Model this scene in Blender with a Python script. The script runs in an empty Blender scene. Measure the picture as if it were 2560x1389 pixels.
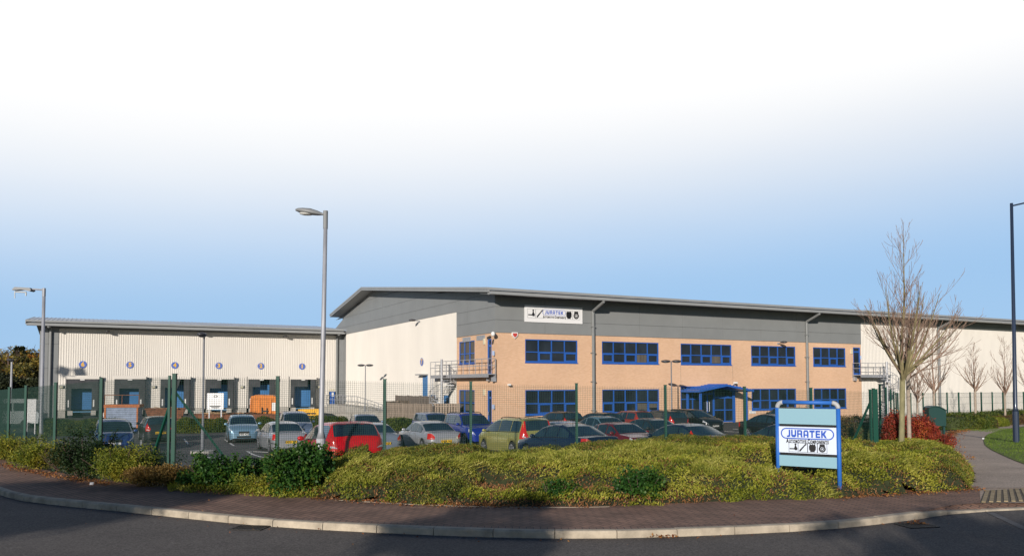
import bpy, math, random
import numpy as np
from mathutils import Vector, Matrix
from mathutils.geometry import tessellate_polygon
R = math.radians
SC = bpy.context.scene
COL = SC.collection

# ------------------------------------------------------------------ camera
EYE = Vector((0.0, 0.0, 2.15))
FOC, PPX, PPY, PITCH, ROLL = 2000.0, 1280.0, 872.0, math.atan(89 / 2000.0), 0.0018
F0 = Vector((0, math.cos(PITCH), math.sin(PITCH)))
R0 = Vector((math.cos(ROLL), 0, -math.sin(ROLL)))
U0 = R0.cross(F0).normalized()
R0 = F0.cross(U0).normalized()
cam_data = bpy.data.cameras.new("camera")
cam = bpy.data.objects.new("camera", cam_data); COL.objects.link(cam)
m = Matrix((R0, U0, -F0)).transposed().to_4x4(); m.translation = EYE
cam.matrix_world = m
cam_data.sensor_width = 36.0; cam_data.lens = 36.0 * FOC / 2560.0
cam_data.shift_y = (PPY - 694.5) / 2560.0
cam_data.clip_start = 0.1; cam_data.clip_end = 3000.0
SC.camera = cam

# ------------------------------------------------------------------ light
SUN_DIR = Vector((0.271, 0.962, 0)).normalized()      # the way the light travels, on the ground
SUN_EL = R(15.0)
sun_d = bpy.data.lights.new("sun", 'SUN'); sun_d.energy = 4.6; sun_d.angle = R(0.55)
sun_d.color = (1.0, 0.915, 0.82)
sun = bpy.data.objects.new("sun", sun_d); COL.objects.link(sun)
trav = Vector((SUN_DIR.x * math.cos(SUN_EL), SUN_DIR.y * math.cos(SUN_EL), -math.sin(SUN_EL)))
sun.rotation_euler = trav.to_track_quat('-Z', 'Y').to_euler()
sun.location = (-20, -60, 30)

world = bpy.data.worlds.new("World"); SC.world = world; world.use_nodes = True
nt = world.node_tree; nt.nodes.clear()
def N(t, **k):
    n = nt.nodes.new(t)
    for a, b in k.items(): setattr(n, a, b)
    return n
sky = N('ShaderNodeTexSky', sky_type='NISHITA', sun_disc=False)
sky.sun_elevation = SUN_EL
sky.sun_rotation = math.atan2(-SUN_DIR.x, -SUN_DIR.y)
sky.air_density = 1.0; sky.dust_density = 0.3; sky.ozone_density = 2.0
bg = N('ShaderNodeBackground'); bg.inputs[1].default_value = 0.06
tint = N('ShaderNodeMix', data_type='RGBA', blend_type='MULTIPLY'); tint.inputs[0].default_value = 1.0; tint.inputs[7].default_value = (0.72, 0.88, 1.13, 1)
nt.links.new(sky.outputs[0], tint.inputs[6]); nt.links.new(tint.outputs[2], bg.inputs[0])
# a white fade is added over the northern sky above the blue; it is a function of the direction in the sky only
tc = N('ShaderNodeTexCoord'); sx = N('ShaderNodeSeparateXYZ'); nt.links.new(tc.outputs['Generated'], sx.inputs[0])
def MR(src, a, b, c=0.0, d=1.0):
    n = N('ShaderNodeMapRange', interpolation_type='SMOOTHSTEP')
    nt.links.new(src, n.inputs[0])
    for i, v in enumerate((a, b, c, d)): n.inputs[1 + i].default_value = v
    return n.outputs[0]
def MA(op, a, b):
    n = N('ShaderNodeMath', operation=op)
    for i, v in enumerate((a, b)):
        if isinstance(v, (int, float)): n.inputs[i].default_value = v
        else: nt.links.new(v, n.inputs[i])
    return n.outputs[0]
tilt = MA('SUBTRACT', sx.outputs[2], MA('MULTIPLY', sx.outputs[0], 0.055))
wis = N('ShaderNodeTexNoise'); wis.inputs['Scale'].default_value = 2.2; wis.inputs['Detail'].default_value = 5
mp = N('ShaderNodeMapping'); mp.inputs['Scale'].default_value = (1, 1, 5); nt.links.new(tc.outputs['Generated'], mp.inputs[0]); nt.links.new(mp.outputs[0], wis.inputs[0])
tilt = MA('ADD', tilt, MA('MULTIPLY', MA('SUBTRACT', wis.outputs[0], 0.5), 0.02))
up = MR(tilt, 0.085, 0.35)
top = MR(sx.outputs[2], 0.46, 0.58, 1.0, 0.0)
azi = MR(sx.outputs[1], 0.56, 0.74)
fac = MA('MULTIPLY', MA('MULTIPLY', up, top), azi)
white_fade = N('ShaderNodeBackground'); white_fade.inputs[0].default_value = (1.0, 1.0, 1.0, 1); white_fade.inputs[1].default_value = 1.02
mix = N('ShaderNodeMixShader'); nt.links.new(fac, mix.inputs[0]); nt.links.new(bg.outputs[0], mix.inputs[1]); nt.links.new(white_fade.outputs[0], mix.inputs[2])
# low in the north the clear air pales to a light blue
pale = N('ShaderNodeBackground'); pale.inputs[0].default_value = (0.40, 0.64, 0.95, 1); pale.inputs[1].default_value = 0.96
lowf = MA('MULTIPLY', MA('MULTIPLY', MR(sx.outputs[2], 0.14, 0.5, 0.88, 0.0), azi), 1.0)
mixp = N('ShaderNodeMixShader'); nt.links.new(lowf, mixp.inputs[0]); nt.links.new(bg.outputs[0], mixp.inputs[1]); nt.links.new(pale.outputs[0], mixp.inputs[2])
nt.links.new(mixp.outputs[0], mix.inputs[1])
wo = N('ShaderNodeOutputWorld'); nt.links.new(mix.outputs[0], wo.inputs[0])
SC.view_settings.view_transform = 'Standard'; SC.view_settings.look = 'None'
SC.view_settings.exposure = 0.0; SC.view_settings.gamma = 1.0
SC.cycles.max_bounces = 6; SC.cycles.transparent_max_bounces = 8

# ------------------------------------------------------------------ layout helpers
def ray(px, py):
    return (F0 + R0 * ((px - PPX) / FOC) - U0 * ((py - PPY) / FOC))
def on_z(px, py, z):
    d = ray(px, py); t = (z - EYE.z) / d.z
    return EYE + d * t
def at_depth(px, py, dep):
    d = ray(px, py)
    return EYE + d * (dep / d.y)
def sstep(a, b, x):
    t = min(1, max(0, (x - a) / (b - a))); return t * t * (3 - 2 * t)
FP0 = Vector((-7.71, 18.3)); FDIR = Vector((0.129, 0.046)).normalized()   # near fence line
def xb(y):                                                            # side boundary of the yard (fence running back)
    return 11.6 + (y - 25.2) * 0.505 if y > 25.2 else 11.6
def t_park(y):
    return float(np.interp(y, [17, 20, 26, 37, 40], [0, -0.15, -0.55, -1.03, -1.05]))
def t_path(y):
    return float(np.interp(y, [17, 64, 70], [0, -1.03, -1.05]))
def T(x, y):
    w = sstep(-2.0, 2.0, x - xb(y))
    return t_park(y) * (1 - w) + t_path(y) * w
def hit(px, py):
    d = ray(px, py); a = 5.0; step = 0.1
    while a < 400:
        p = EYE + d * a
        if p.z < T(p.x, p.y): return Vector((p.x, p.y, T(p.x, p.y)))
        a += step
    return EYE + d * 400

# ------------------------------------------------------------------ material helpers
MATS = {}
def mat(name, col, rough=0.6, metal=0.0, var=0.0, vscale=3.0, bump=0.0, bscale=40.0, spec=0.5, coat=0.0, detail=4.0, stretch=None):
    if name in MATS: return MATS[name]
    m = bpy.data.materials.new(name); m.use_nodes = True; t = m.node_tree
    b = t.nodes['Principled BSDF']
    b.inputs['Base Color'].default_value = (*col, 1); b.inputs['Roughness'].default_value = rough
    b.inputs['Metallic'].default_value = metal; b.inputs['Specular IOR Level'].default_value = spec
    if coat: b.inputs['Coat Weight'].default_value = coat; b.inputs['Coat Roughness'].default_value = 0.03
    co = t.nodes.new('ShaderNodeTexCoord'); src = co.outputs['Object']
    if stretch:
        mpn = t.nodes.new('ShaderNodeMapping'); mpn.inputs['Scale'].default_value = stretch
        t.links.new(src, mpn.inputs[0]); src = mpn.outputs[0]
    if var:
        n = t.nodes.new('ShaderNodeTexNoise'); n.inputs['Scale'].default_value = vscale; n.inputs['Detail'].default_value = detail
        n.inputs['Roughness'].default_value = 0.6
        t.links.new(src, n.inputs[0])
        r = t.nodes.new('ShaderNodeValToRGB')
        r.color_ramp.elements[0].position = 0.3; r.color_ramp.elements[1].position = 0.7
        r.color_ramp.elements[0].color = (*[c * (1 - var) for c in col], 1)
        r.color_ramp.elements[1].color = (*[min(1, c * (1 + var)) for c in col], 1)
        t.links.new(n.outputs[0], r.inputs[0]); t.links.new(r.outputs[0], b.inputs['Base Color'])
    if bump:
        n = t.nodes.new('ShaderNodeTexNoise'); n.inputs['Scale'].default_value = bscale; n.inputs['Detail'].default_value = 3
        t.links.new(co.outputs['Object'], n.inputs[0])
        bm = t.nodes.new('ShaderNodeBump'); bm.inputs['Strength'].default_value = bump; bm.inputs['Distance'].default_value = 0.02
        t.links.new(n.outputs[0], bm.inputs['Height']); t.links.new(bm.outputs[0], b.inputs['Normal'])
    MATS[name] = m
    return m

def brickmat(name, c1, c2, mortar, bw, bh, ms, rot=(0, 0, 0), plane='XY', rough=0.85, offset=0.5, var=0.12, vs=0.6, bump=0.3, sq=1.0):
    m = bpy.data.materials.new(name); m.use_nodes = True; t = m.node_tree
    b = t.nodes['Principled BSDF']; b.inputs['Roughness'].default_value = rough
    co = t.nodes.new('ShaderNodeTexCoord'); mpn = t.nodes.new('ShaderNodeMapping'); mpn.inputs['Rotation'].default_value = rot
    sp = t.nodes.new('ShaderNodeSeparateXYZ'); cb = t.nodes.new('ShaderNodeCombineXYZ'); t.links.new(co.outputs['Object'], sp.inputs[0])
    t.links.new(sp.outputs['XYZ'.index(plane[0])], cb.inputs[0]); t.links.new(sp.outputs['XYZ'.index(plane[1])], cb.inputs[1])
    t.links.new(cb.outputs[0], mpn.inputs[0])
    br = t.nodes.new('ShaderNodeTexBrick'); br.inputs['Scale'].default_value = 1.0
    br.inputs['Brick Width'].default_value = bw; br.inputs['Row Height'].default_value = bh
    br.inputs['Mortar Size'].default_value = ms; br.inputs['Mortar Smooth'].default_value = 0.2
    br.offset = offset; br.inputs['Bias'].default_value = 0.0
    br.inputs['Color1'].default_value = (*c1, 1); br.inputs['Color2'].default_value = (*c2, 1); br.inputs['Mortar'].default_value = (*mortar, 1)
    t.links.new(mpn.outputs[0], br.inputs[0])
    n = t.nodes.new('ShaderNodeTexNoise'); n.inputs['Scale'].default_value = vs; n.inputs['Detail'].default_value = 6
    t.links.new(co.outputs['Object'], n.inputs[0])
    mr = t.nodes.new('ShaderNodeMapRange'); mr.inputs[1].default_value = 0.3; mr.inputs[2].default_value = 0.7
    mr.inputs[3].default_value = 1 - var; mr.inputs[4].default_value = 1 + var
    t.links.new(n.outputs[0], mr.inputs[0])
    vm = t.nodes.new('ShaderNodeVectorMath'); vm.operation = 'SCALE'
    t.links.new(br.outputs['Color'], vm.inputs[0]); t.links.new(mr.outputs[0], vm.inputs['Scale'])
    t.links.new(vm.outputs[0], b.inputs['Base Color'])
    if bump:
        bn = t.nodes.new('ShaderNodeBump'); bn.inputs['Strength'].default_value = bump; bn.inputs['Distance'].default_value = 0.005; bn.invert = True
        t.links.new(br.outputs['Fac'], bn.inputs['Height']); t.links.new(bn.outputs[0], b.inputs['Normal'])
    MATS[name] = m
    return m

def leafmat(name, cols, rough=0.55, trans=0.25, nscale=1.3, mixn=0.55, spec=0.3):
    """foliage: leaf colours vary leaf by leaf and patch by patch"""
    m = bpy.data.materials.new(name); m.use_nodes = True; t = m.node_tree
    b = t.nodes['Principled BSDF']; b.inputs['Roughness'].default_value = rough; b.inputs['Specular IOR Level'].default_value = spec
    g = t.nodes.new('ShaderNodeNewGeometry'); co = t.nodes.new('ShaderNodeTexCoord')
    n = t.nodes.new('ShaderNodeTexNoise'); n.inputs['Scale'].default_value = nscale; n.inputs['Detail'].default_value = 4
    t.links.new(co.outputs['Object'], n.inputs[0])
    mr = t.nodes.new('ShaderNodeMapRange'); mr.inputs[1].default_value = 0.3; mr.inputs[2].default_value = 0.7
    t.links.new(n.outputs[0], mr.inputs[0])
    mx = t.nodes.new('ShaderNodeMix'); mx.inputs[0].default_value = mixn
    t.links.new(g.outputs['Random Per Island'], mx.inputs[2]); t.links.new(mr.outputs[0], mx.inputs[3])
    r = t.nodes.new('ShaderNodeValToRGB')
    els = r.color_ramp.elements
    while len(els) < len(cols): els.new(0.5)
    for i, c in enumerate(cols):
        els[i].position = 0.12 + 0.76 * i / (len(cols) - 1); els[i].color = (*c, 1)
    t.links.new(mx.outputs[0], r.inputs[0]); t.links.new(r.outputs[0], b.inputs['Base Color'])
    tr = t.nodes.new('ShaderNodeBsdfTranslucent'); t.links.new(r.outputs[0], tr.inputs[0])
    ms = t.nodes.new('ShaderNodeMixShader'); ms.inputs[0].default_value = trans
    t.links.new(b.outputs[0], ms.inputs[1]); t.links.new(tr.outputs[0], ms.inputs[2])
    t.links.new(ms.outputs[0], t.nodes['Material Output'].inputs['Surface'])
    MATS[name] = m
    return m

# ------------------------------------------------------------------ mesh helpers
class MB:
    def __init__(s): s.v = []; s.f = []; s.mi = []
    def quad(s, pts, m=0):
        i = len(s.v); s.v += [tuple(p) for p in pts]; s.f.append(tuple(range(i, i + len(pts)))); s.mi.append(m); return s
    def box(s, x0, x1, y0, y1, z0, z1, m=0):
        i = len(s.v)
        s.v += [(x0, y0, z0), (x1, y0, z0), (x1, y1, z0), (x0, y1, z0), (x0, y0, z1), (x1, y0, z1), (x1, y1, z1), (x0, y1, z1)]
        for q in ((0, 3, 2, 1), (4, 5, 6, 7), (0, 1, 5, 4), (1, 2, 6, 5), (2, 3, 7, 6), (3, 0, 4, 7)):
            s.f.append(tuple(i + k for k in q)); s.mi.append(m)
        return s
    def bar(s, p0, p1, w, h=None, m=0, up=(0, 0, 1)):
        p0 = Vector(p0); p1 = Vector(p1); h = w if h is None else h
        d = (p1 - p0).normalized(); a = d.cross(Vector(up))
        if a.length < 1e-4: a = d.cross(Vector((1, 0, 0)))
        a.normalize(); b = a.cross(d).normalized(); a = a * w / 2; b = b * h / 2
        i = len(s.v)
        for p in (p0, p1):
            for sa, sb in ((-1, -1), (1, -1), (1, 1), (-1, 1)): s.v.append(tuple(p + a * sa + b * sb))
        for q in ((0, 1, 2, 3), (4, 7, 6, 5), (0, 4, 5, 1), (1, 5, 6, 2), (2, 6, 7, 3), (3, 7, 4, 0)):
            s.f.append(tuple(i + k for k in q)); s.mi.append(m)
        return s
    def tube(s, pts, rad, n=8, m=0, cap=True):
        pts = [Vector(p) for p in pts]
        if not hasattr(rad, '__len__'): rad = [rad] * len(pts)
        i0 = len(s.v); prev = None
        for k, p in enumerate(pts):
            d = (pts[min(k + 1, len(pts) - 1)] - pts[max(k - 1, 0)]).normalized()
            if prev is None:
                a = d.cross(Vector((0, 0, 1)))
                if a.length < 1e-3: a = d.cross(Vector((1, 0, 0)))
            else: a = prev - d * prev.dot(d)
            a.normalize(); prev = a; b = d.cross(a)
            for j in range(n):
                t = 2 * math.pi * j / n
                s.v.append(tuple(p + (a * math.cos(t) + b * math.sin(t)) * rad[k]))
        for k in range(len(pts) - 1):
            for j in range(n):
                a0 = i0 + k * n; s.f.append((a0 + j, a0 + (j + 1) % n, a0 + n + (j + 1) % n, a0 + n + j)); s.mi.append(m)
        if cap:
            s.f.append(tuple(i0 + j for j in range(n))[::-1]); s.mi.append(m)
            e = i0 + (len(pts) - 1) * n; s.f.append(tuple(e + j for j in range(n))); s.mi.append(m)
        return s
    def extrude(s, poly, off, m=0):
        """a planar polygon (3-D points) and its copy moved by off, closed"""
        poly = [Vector(p) for p in poly]; off = Vector(off); n = len(poly); i = len(s.v)
        s.v += [tuple(p) for p in poly] + [tuple(p + off) for p in poly]
        for tri in tessellate_polygon([poly]):
            s.f.append(tuple(i + k for k in tri)); s.mi.append(m)
            s.f.append(tuple(i + n + k for k in reversed(tri))); s.mi.append(m)
        for k in range(n):
            s.f.append((i + k, i + (k + 1) % n, i + n + (k + 1) % n, i + n + k)); s.mi.append(m)
        return s
    def ellip(s, c, r, nu=12, nv=8, m=0):
        i0 = len(s.v)
        for a in range(nv + 1):
            th = math.pi * a / nv
            for b in range(nu):
                ph = 2 * math.pi * b / nu
                s.v.append((c[0] + r[0] * math.sin(th) * math.cos(ph), c[1] + r[1] * math.sin(th) * math.sin(ph), c[2] + r[2] * math.cos(th)))
        for a in range(nv):
            for b in range(nu):
                s.f.append((i0 + a * nu + b, i0 + (a + 1) * nu + b, i0 + (a + 1) * nu + (b + 1) % nu, i0 + a * nu + (b + 1) % nu)); s.mi.append(m)
        return s
    def xf(s, M):
        s.v = [tuple(M @ Vector(p)) for p in s.v]; return s
    def build(s, name, mats, parent=None, smooth=False, **tags):
        me = bpy.data.meshes.new(name)
        me.from_pydata(s.v, [], s.f)
        for mm in (mats if isinstance(mats, (list, tuple)) else [mats]): me.materials.append(mm)
        me.polygons.foreach_set('material_index', s.mi)
        if smooth: me.polygons.foreach_set('use_smooth', [True] * len(s.f))
        me.update()
        o = bpy.data.objects.new(name, me); COL.objects.link(o)
        if parent is not None: o.parent = parent
        for k, v in tags.items(): o[k] = v
        return o
def empty(name, label, cat, mw=None, loc=None, rz=0.0, group=None):
    o = bpy.data.objects.new(name, None); COL.objects.link(o); o.empty_display_size = 0.3
    if mw is not None: o.matrix_world = mw
    elif loc is not None: o.location = loc; o.rotation_euler = (0, 0, rz)
    o['label'] = label; o['category'] = cat
    if group: o['group'] = group
    return o
def tag(o, label=None, cat=None, group=None, kind=None):
    for k, v in (('label', label), ('category', cat), ('group', group), ('kind', kind)):
        if v: o[k] = v
    return o
def copy_tree(o, parent=None):
    c = o.copy(); COL.objects.link(c); c.parent = parent
    for ch in list(o.children): copy_tree(ch, c)
    return c
def textmesh(body, size, offset=0.0, extrude=0.0, align='CENTER', spacing=1.0):
    cu = bpy.data.curves.new('lettering', 'FONT'); cu.body = body; cu.size = size; cu.offset = offset; cu.extrude = extrude
    cu.align_x = align; cu.align_y = 'CENTER'; cu.space_character = spacing; cu.resolution_u = 3
    ob = bpy.data.objects.new('lettering', cu); COL.objects.link(ob)
    bpy.context.view_layer.update()
    dg = bpy.context.evaluated_depsgraph_get()
    me = bpy.data.meshes.new_from_object(ob.evaluated_get(dg))
    bpy.data.objects.remove(ob); bpy.data.curves.remove(cu)
    return me
def textobj(name, body, size, m, parent, M, offset=0.0, align='CENTER', extrude=0.002, spacing=1.0):
    me = textmesh(body, size, offset, extrude, align, spacing); me.materials.clear(); me.materials.append(m)
    o = bpy.data.objects.new(name, me); COL.objects.link(o); o.parent = parent; o.matrix_local = M
    return o
UPR = Matrix.Rotation(R(90), 4, 'X')          # text in the XZ plane, facing -Y
def grid_sheet(name, x0, x1, y0, y1, step, inside, zf, m, **tags):
    nx = int((x1 - x0) / step); ny = int((y1 - y0) / step); idx = {}; v = []; f = []
    def vid(i, j):
        if (i, j) not in idx:
            x = x0 + i * step; y = y0 + j * step; idx[(i, j)] = len(v); v.append((x, y, zf(x, y)))
        return idx[(i, j)]
    for i in range(nx):
        for j in range(ny):
            if inside(x0 + (i + .5) * step, y0 + (j + .5) * step):
                f.append((vid(i, j), vid(i + 1, j), vid(i + 1, j + 1), vid(i, j + 1)))
    me = bpy.data.meshes.new(name); me.from_pydata(v, [], f); me.materials.append(m)
    o = bpy.data.objects.new(name, me); COL.objects.link(o)
    for k, w in tags.items(): o[k] = w
    return o
def leaves(name, P, D, S, Ln, Wd, m, parent=None, fold=0.0, **tags):
    """many diamond leaves: base points P, length directions D, side directions S, lengths, widths"""
    n = len(P); P = np.asarray(P, float); D = np.asarray(D, float); S = np.asarray(S, float)
    D = D / np.linalg.norm(D, axis=1)[:, None]; S = S - D * np.sum(S * D, 1)[:, None]; S = S / (np.linalg.norm(S, axis=1)[:, None] + 1e-9)
    Ln = np.asarray(Ln)[:, None]; Wd = np.asarray(Wd)[:, None]; U = np.cross(D, S)
    V = np.empty((n, 4, 3)); V[:, 0] = P; V[:, 1] = P + D * Ln * .45 + S * Wd * .5 + U * Wd * fold
    V[:, 2] = P + D * Ln; V[:, 3] = P + D * Ln * .45 - S * Wd * .5 + U * Wd * fold
    me = bpy.data.meshes.new(name)
    me.vertices.add(n * 4); me.vertices.foreach_set('co', V.reshape(-1).astype(np.float32))
    me.loops.add(n * 6); me.polygons.add(n * 2)
    b = np.arange(n)[:, None] * 4
    me.loops.foreach_set('vertex_index', (b + np.array([[0, 1, 2, 0, 2, 3]])).reshape(-1).astype(np.int32))
    me.polygons.foreach_set('loop_start', (np.arange(n * 2) * 3).astype(np.int32))
    me.polygons.foreach_set('loop_total', np.full(n * 2, 3, np.int32))
    me.update(calc_edges=True); me.validate()
    me.materials.append(m)
    o = bpy.data.objects.new(name, me); COL.objects.link(o)
    if parent is not None: o.parent = parent
    for k, w in tags.items(): o[k] = w
    return o
def catmull(pts, per=8):
    pts = [Vector(p) for p in pts]; out = []
    for i in range(len(pts) - 1):
        p0 = pts[max(i - 1, 0)]; p1 = pts[i]; p2 = pts[i + 1]; p3 = pts[min(i + 2, len(pts) - 1)]
        for k in range(per):
            t = k / per
            out.append(0.5 * ((2 * p1) + (p2 - p0) * t + (2 * p0 - 5 * p1 + 4 * p2 - p3) * t * t + (3 * p1 - p0 - 3 * p2 + p3) * t ** 3))
    out.append(pts[-1]); return out
def flat_poly(name, pts, z, m, **tags):
    pts = [Vector((p[0], p[1], z(p[0], p[1]) if callable(z) else z)) for p in pts]
    tris = tessellate_polygon([[Vector((p.x, p.y, 0)) for p in pts]])
    me = bpy.data.meshes.new(name)
    fs = []
    for t in tris:
        a, b, c = (pts[i] for i in t)
        fs.append(tuple(t) if (b - a).to_2d().cross((c - a).to_2d()) > 0 else tuple(reversed(t)))
    me.from_pydata([tuple(p) for p in pts], [], fs); me.materials.append(m)
    o = bpy.data.objects.new(name, me); COL.objects.link(o)
    for k, w in tags.items(): o[k] = w
    return o
# ================================================================== THE SETTING: ground, road, pavement, path
KERB_PX = [(0, 1236), (102, 1257), (327, 1280), (640, 1312), (956, 1331), (1278, 1343), (1561, 1344), (1920, 1331), (2116, 1318), (2286, 1298), (2378, 1284), (2476, 1277)]
kerb_pts = [Vector((-34, 52, 0)), Vector((-21, 30, 0)), Vector((-14.6, 21.0, 0))] + [on_z(x, y, -0.1) for x, y in KERB_PX]
for p in kerb_pts: p.z = 0
kend = kerb_pts[-1]
kerb_pts += [kend + Vector((1.6, 0.35, 0)), kend + Vector((4.2, 0.75, 0)), kend + Vector((9, 1.0, 0))]
kerb_line = catmull(kerb_pts, 10)
BED_PX = [(0, 1157), (100, 1183), (300, 1215), (430, 1229), (640, 1239), (830, 1248), (1100, 1262), (1400, 1267), (1640, 1261), (1900, 1250), (2100, 1243), (2300, 1231), (2420, 1223)]
bed_front = catmull([Vector((-30, 42, 0)), Vector((-20.5, 30, 0))] + [on_z(x, y, 0) for x, y in BED_PX], 8)
pathL = catmull([hit(x, y) for x, y in ((2420, 1223), (2432, 1195), (2418, 1165), (2369, 1132), (2359, 1104), (2376, 1086), (2402, 1077), (2459, 1069), (2560, 1058))], 8)
pathR = catmull([hit(x, y) for x, y in ((2700, 1215), (2620, 1178), (2560, 1160), (2513, 1141), (2468, 1118), (2459, 1102), (2465, 1089), (2486, 1080), (2522, 1071), (2570, 1064))], 8)

def asphalt(name, base, speck, patch=0.18, bump=0.5):
    m = bpy.data.materials.new(name); m.use_nodes = True; t = m.node_tree; b = t.nodes['Principled BSDF']
    b.inputs['Roughness'].default_value = 0.85
    co = t.nodes.new('ShaderNodeTexCoord')
    n1 = t.nodes.new('ShaderNodeTexNoise'); n1.inputs['Scale'].default_value = 0.55; n1.inputs['Detail'].default_value = 7; n1.inputs['Roughness'].default_value = 0.62
    n2 = t.nodes.new('ShaderNodeTexVoronoi'); n2.inputs['Scale'].default_value = 55
    n3 = t.nodes.new('ShaderNodeTexNoise'); n3.inputs['Scale'].default_value = 34; n3.inputs['Detail'].default_value = 3
    for n in (n1, n2, n3): t.links.new(co.outputs['Object'], n.inputs[0])
    r = t.nodes.new('ShaderNodeValToRGB'); r.color_ramp.elements[0].position = 0.3; r.color_ramp.elements[1].position = 0.72
    r.color_ramp.elements[0].color = (*[c * (1 - patch) for c in base], 1); r.color_ramp.elements[1].color = (*[c * (1 + patch) for c in base], 1)
    t.links.new(n1.outputs[0], r.inputs[0])
    mr = t.nodes.new('ShaderNodeMapRange'); mr.inputs[1].default_value = 0.35; mr.inputs[2].default_value = 0.65; mr.inputs[3].default_value = 1 - speck; mr.inputs[4].default_value = 1 + speck
    t.links.new(n3.outputs[0], mr.inputs[0])
    mr2 = t.nodes.new('ShaderNodeMapRange'); mr2.inputs[1].default_value = 0.0; mr2.inputs[2].default_value = 1.0; mr2.inputs[3].default_value = 0.6; mr2.inputs[4].default_value = 1.5
    t.links.new(n2.outputs['Color'], mr2.inputs[0])
    mm = t.nodes.new('ShaderNodeMath'); mm.operation = 'MULTIPLY'; t.links.new(mr.outputs[0], mm.inputs[0]); t.links.new(mr2.outputs[0], mm.inputs[1])
    vm = t.nodes.new('ShaderNodeVectorMath'); vm.operation = 'SCALE'; t.links.new(r.outputs[0], vm.inputs[0]); t.links.new(mm.outputs[0], vm.inputs['Scale'])
    t.links.new(vm.outputs[0], b.inputs['Base Color'])
    bn = t.nodes.new('ShaderNodeBump'); bn.inputs['Strength'].default_value = bump; bn.inputs['Distance'].default_value = 0.01
    t.links.new(n2.outputs['Distance'], bn.inputs['Height']); t.links.new(bn.outputs[0], b.inputs['Normal'])
    return m
ROAD = asphalt('road_asphalt', (0.100, 0.088, 0.078), 0.30, bump=0.3)
YARD = asphalt('yard_asphalt', (0.085, 0.080, 0.078), 0.18, bump=0.2)
PATHM = asphalt('path_asphalt', (0.42, 0.335, 0.26), 0.15, bump=0.2)
PAVE = brickmat('block_paving', (0.22, 0.125, 0.085), (0.29, 0.168, 0.115), (0.08, 0.055, 0.042), 0.215, 0.108, 0.010, rot=(0, 0, R(45)), var=0.28, vs=1.6, bump=0.6)
KERB = mat('kerb_concrete', (0.42, 0.36, 0.275), 0.9, var=0.32, vscale=3.5, bump=0.3, bscale=60)
SOIL = mat('soil', (0.075, 0.05, 0.032), 0.95, var=0.4, vscale=6, bump=0.6, bscale=20)
VERGE = mat('far_ground', (0.09, 0.10, 0.05), 0.95, var=0.3, vscale=0.4)
CONC = mat('concrete', (0.42, 0.40, 0.36), 0.9, var=0.18, vscale=1.5, bump=0.2)
WHITEP = mat('road_paint', (0.62, 0.62, 0.60), 0.7, var=0.25, vscale=9)

def kerb_y(x):
    return float(np.interp(x, [p.x for p in kerb_line], [p.y for p in kerb_line]))
def zg(x, y):
    if y < kerb_y(x) + 0.6: return -0.35
    return T(x, y) - 0.045
# one ground sheet to the horizon: fine near, coarse far
gx = list(range(-1500, -60, 120)) + list(np.arange(-60, 90, 1.5)) + list(range(90, 1600, 120))
gy = list(range(-1500, -10, 120)) + list(np.arange(-10, 112, 1.5)) + list(range(120, 2700, 120))
gv = [(float(x), float(y), zg(x, y)) for y in gy for x in gx]; nX = len(gx)
gf = [(j * nX + i, j * nX + i + 1, (j + 1) * nX + i + 1, (j + 1) * nX + i) for j in range(len(gy) - 1) for i in range(nX - 1)]
me = bpy.data.meshes.new('ground'); me.from_pydata(gv, [], gf); me.materials.append(VERGE)
o = bpy.data.objects.new('ground', me); COL.objects.link(o); o['kind'] = 'structure'

rd = [(p.x, p.y + 0.02) for p in kerb_line]
road = flat_poly('road', rd + [(60, kend.y + 4), (60, -60), (-60, -60), (-60, 44)], -0.1, ROAD, kind='structure')
def kdrop(x): return sstep(kend.x - 1.9, kend.x - 0.2, x)
pv = [(p.x, p.y + 0.03 + .26 * kdrop(p.x)) for p in kerb_line if p.x <= kend.x + 0.001]
back = [(p.x, p.y + 0.55) for p in bed_front][::-1]
pavement = flat_poly('pavement', pv + [(bed_front[-1].x + 0.55, bed_front[-1].y + 0.55)] + back, 0.0, PAVE, kind='structure')

# kerb stones: top at +8 mm, face down to the road, with joints
mb = MB(); acc = 0.0; L = 0.915
segs = []
for a, b in zip(kerb_line[:-1], kerb_line[1:]): segs.append((a, b, (b - a).length))
def at_len(s):
    for a, b, l in segs:
        if s <= l: return a + (b - a) * (s / l), (b - a).normalized()
        s -= l
    return segs[-1][1], (segs[-1][1] - segs[-1][0]).normalized()
total = sum(l for _, _, l in segs); s = 0.0
rk = random.Random(3)
while s < total - L:
    ends = []
    for q in (s + 0.006, s + L - 0.006):
        p, d = at_len(q); n = Vector((-d.y, d.x, 0)); drop = sstep(kend.x - 1.9, kend.x - 0.2, p.x)
        zt = 0.010 - 0.080 * drop
        ends.append((p, n, zt))
    j = rk.uniform(-0.004, 0.004)
    prof = []
    for (p, n, zt) in ends:
        z = zt + j
        prof.append([p + n * 0 + Vector((0, 0, -0.2)), p + Vector((0, 0, z - 0.03)), p + n * 0.012 + Vector((0, 0, z - 0.008)), p + n * 0.03 + Vector((0, 0, z)), p + n * 0.135 + Vector((0, 0, z)), p + n * 0.135 + Vector((0, 0, -0.2))])
    i = len(mb.v); k = 6
    mb.v += [tuple(p) for p in prof[0]] + [tuple(p) for p in prof[1]]
    for a in range(k): mb.f.append((i + a, i + (a + 1) % k, i + k + (a + 1) % k, i + k + a)); mb.mi.append(0)
    mb.f.append(tuple(i + a for a in range(k))[::-1]); mb.mi.append(0); mb.f.append(tuple(i + k + a for a in range(k))); mb.mi.append(0)
    s += L
mb.build('kerb', KERB, kind='structure')
ks = [p for p in kerb_line if p.x > kend.x - 2.4]; v = []; f = []
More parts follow.
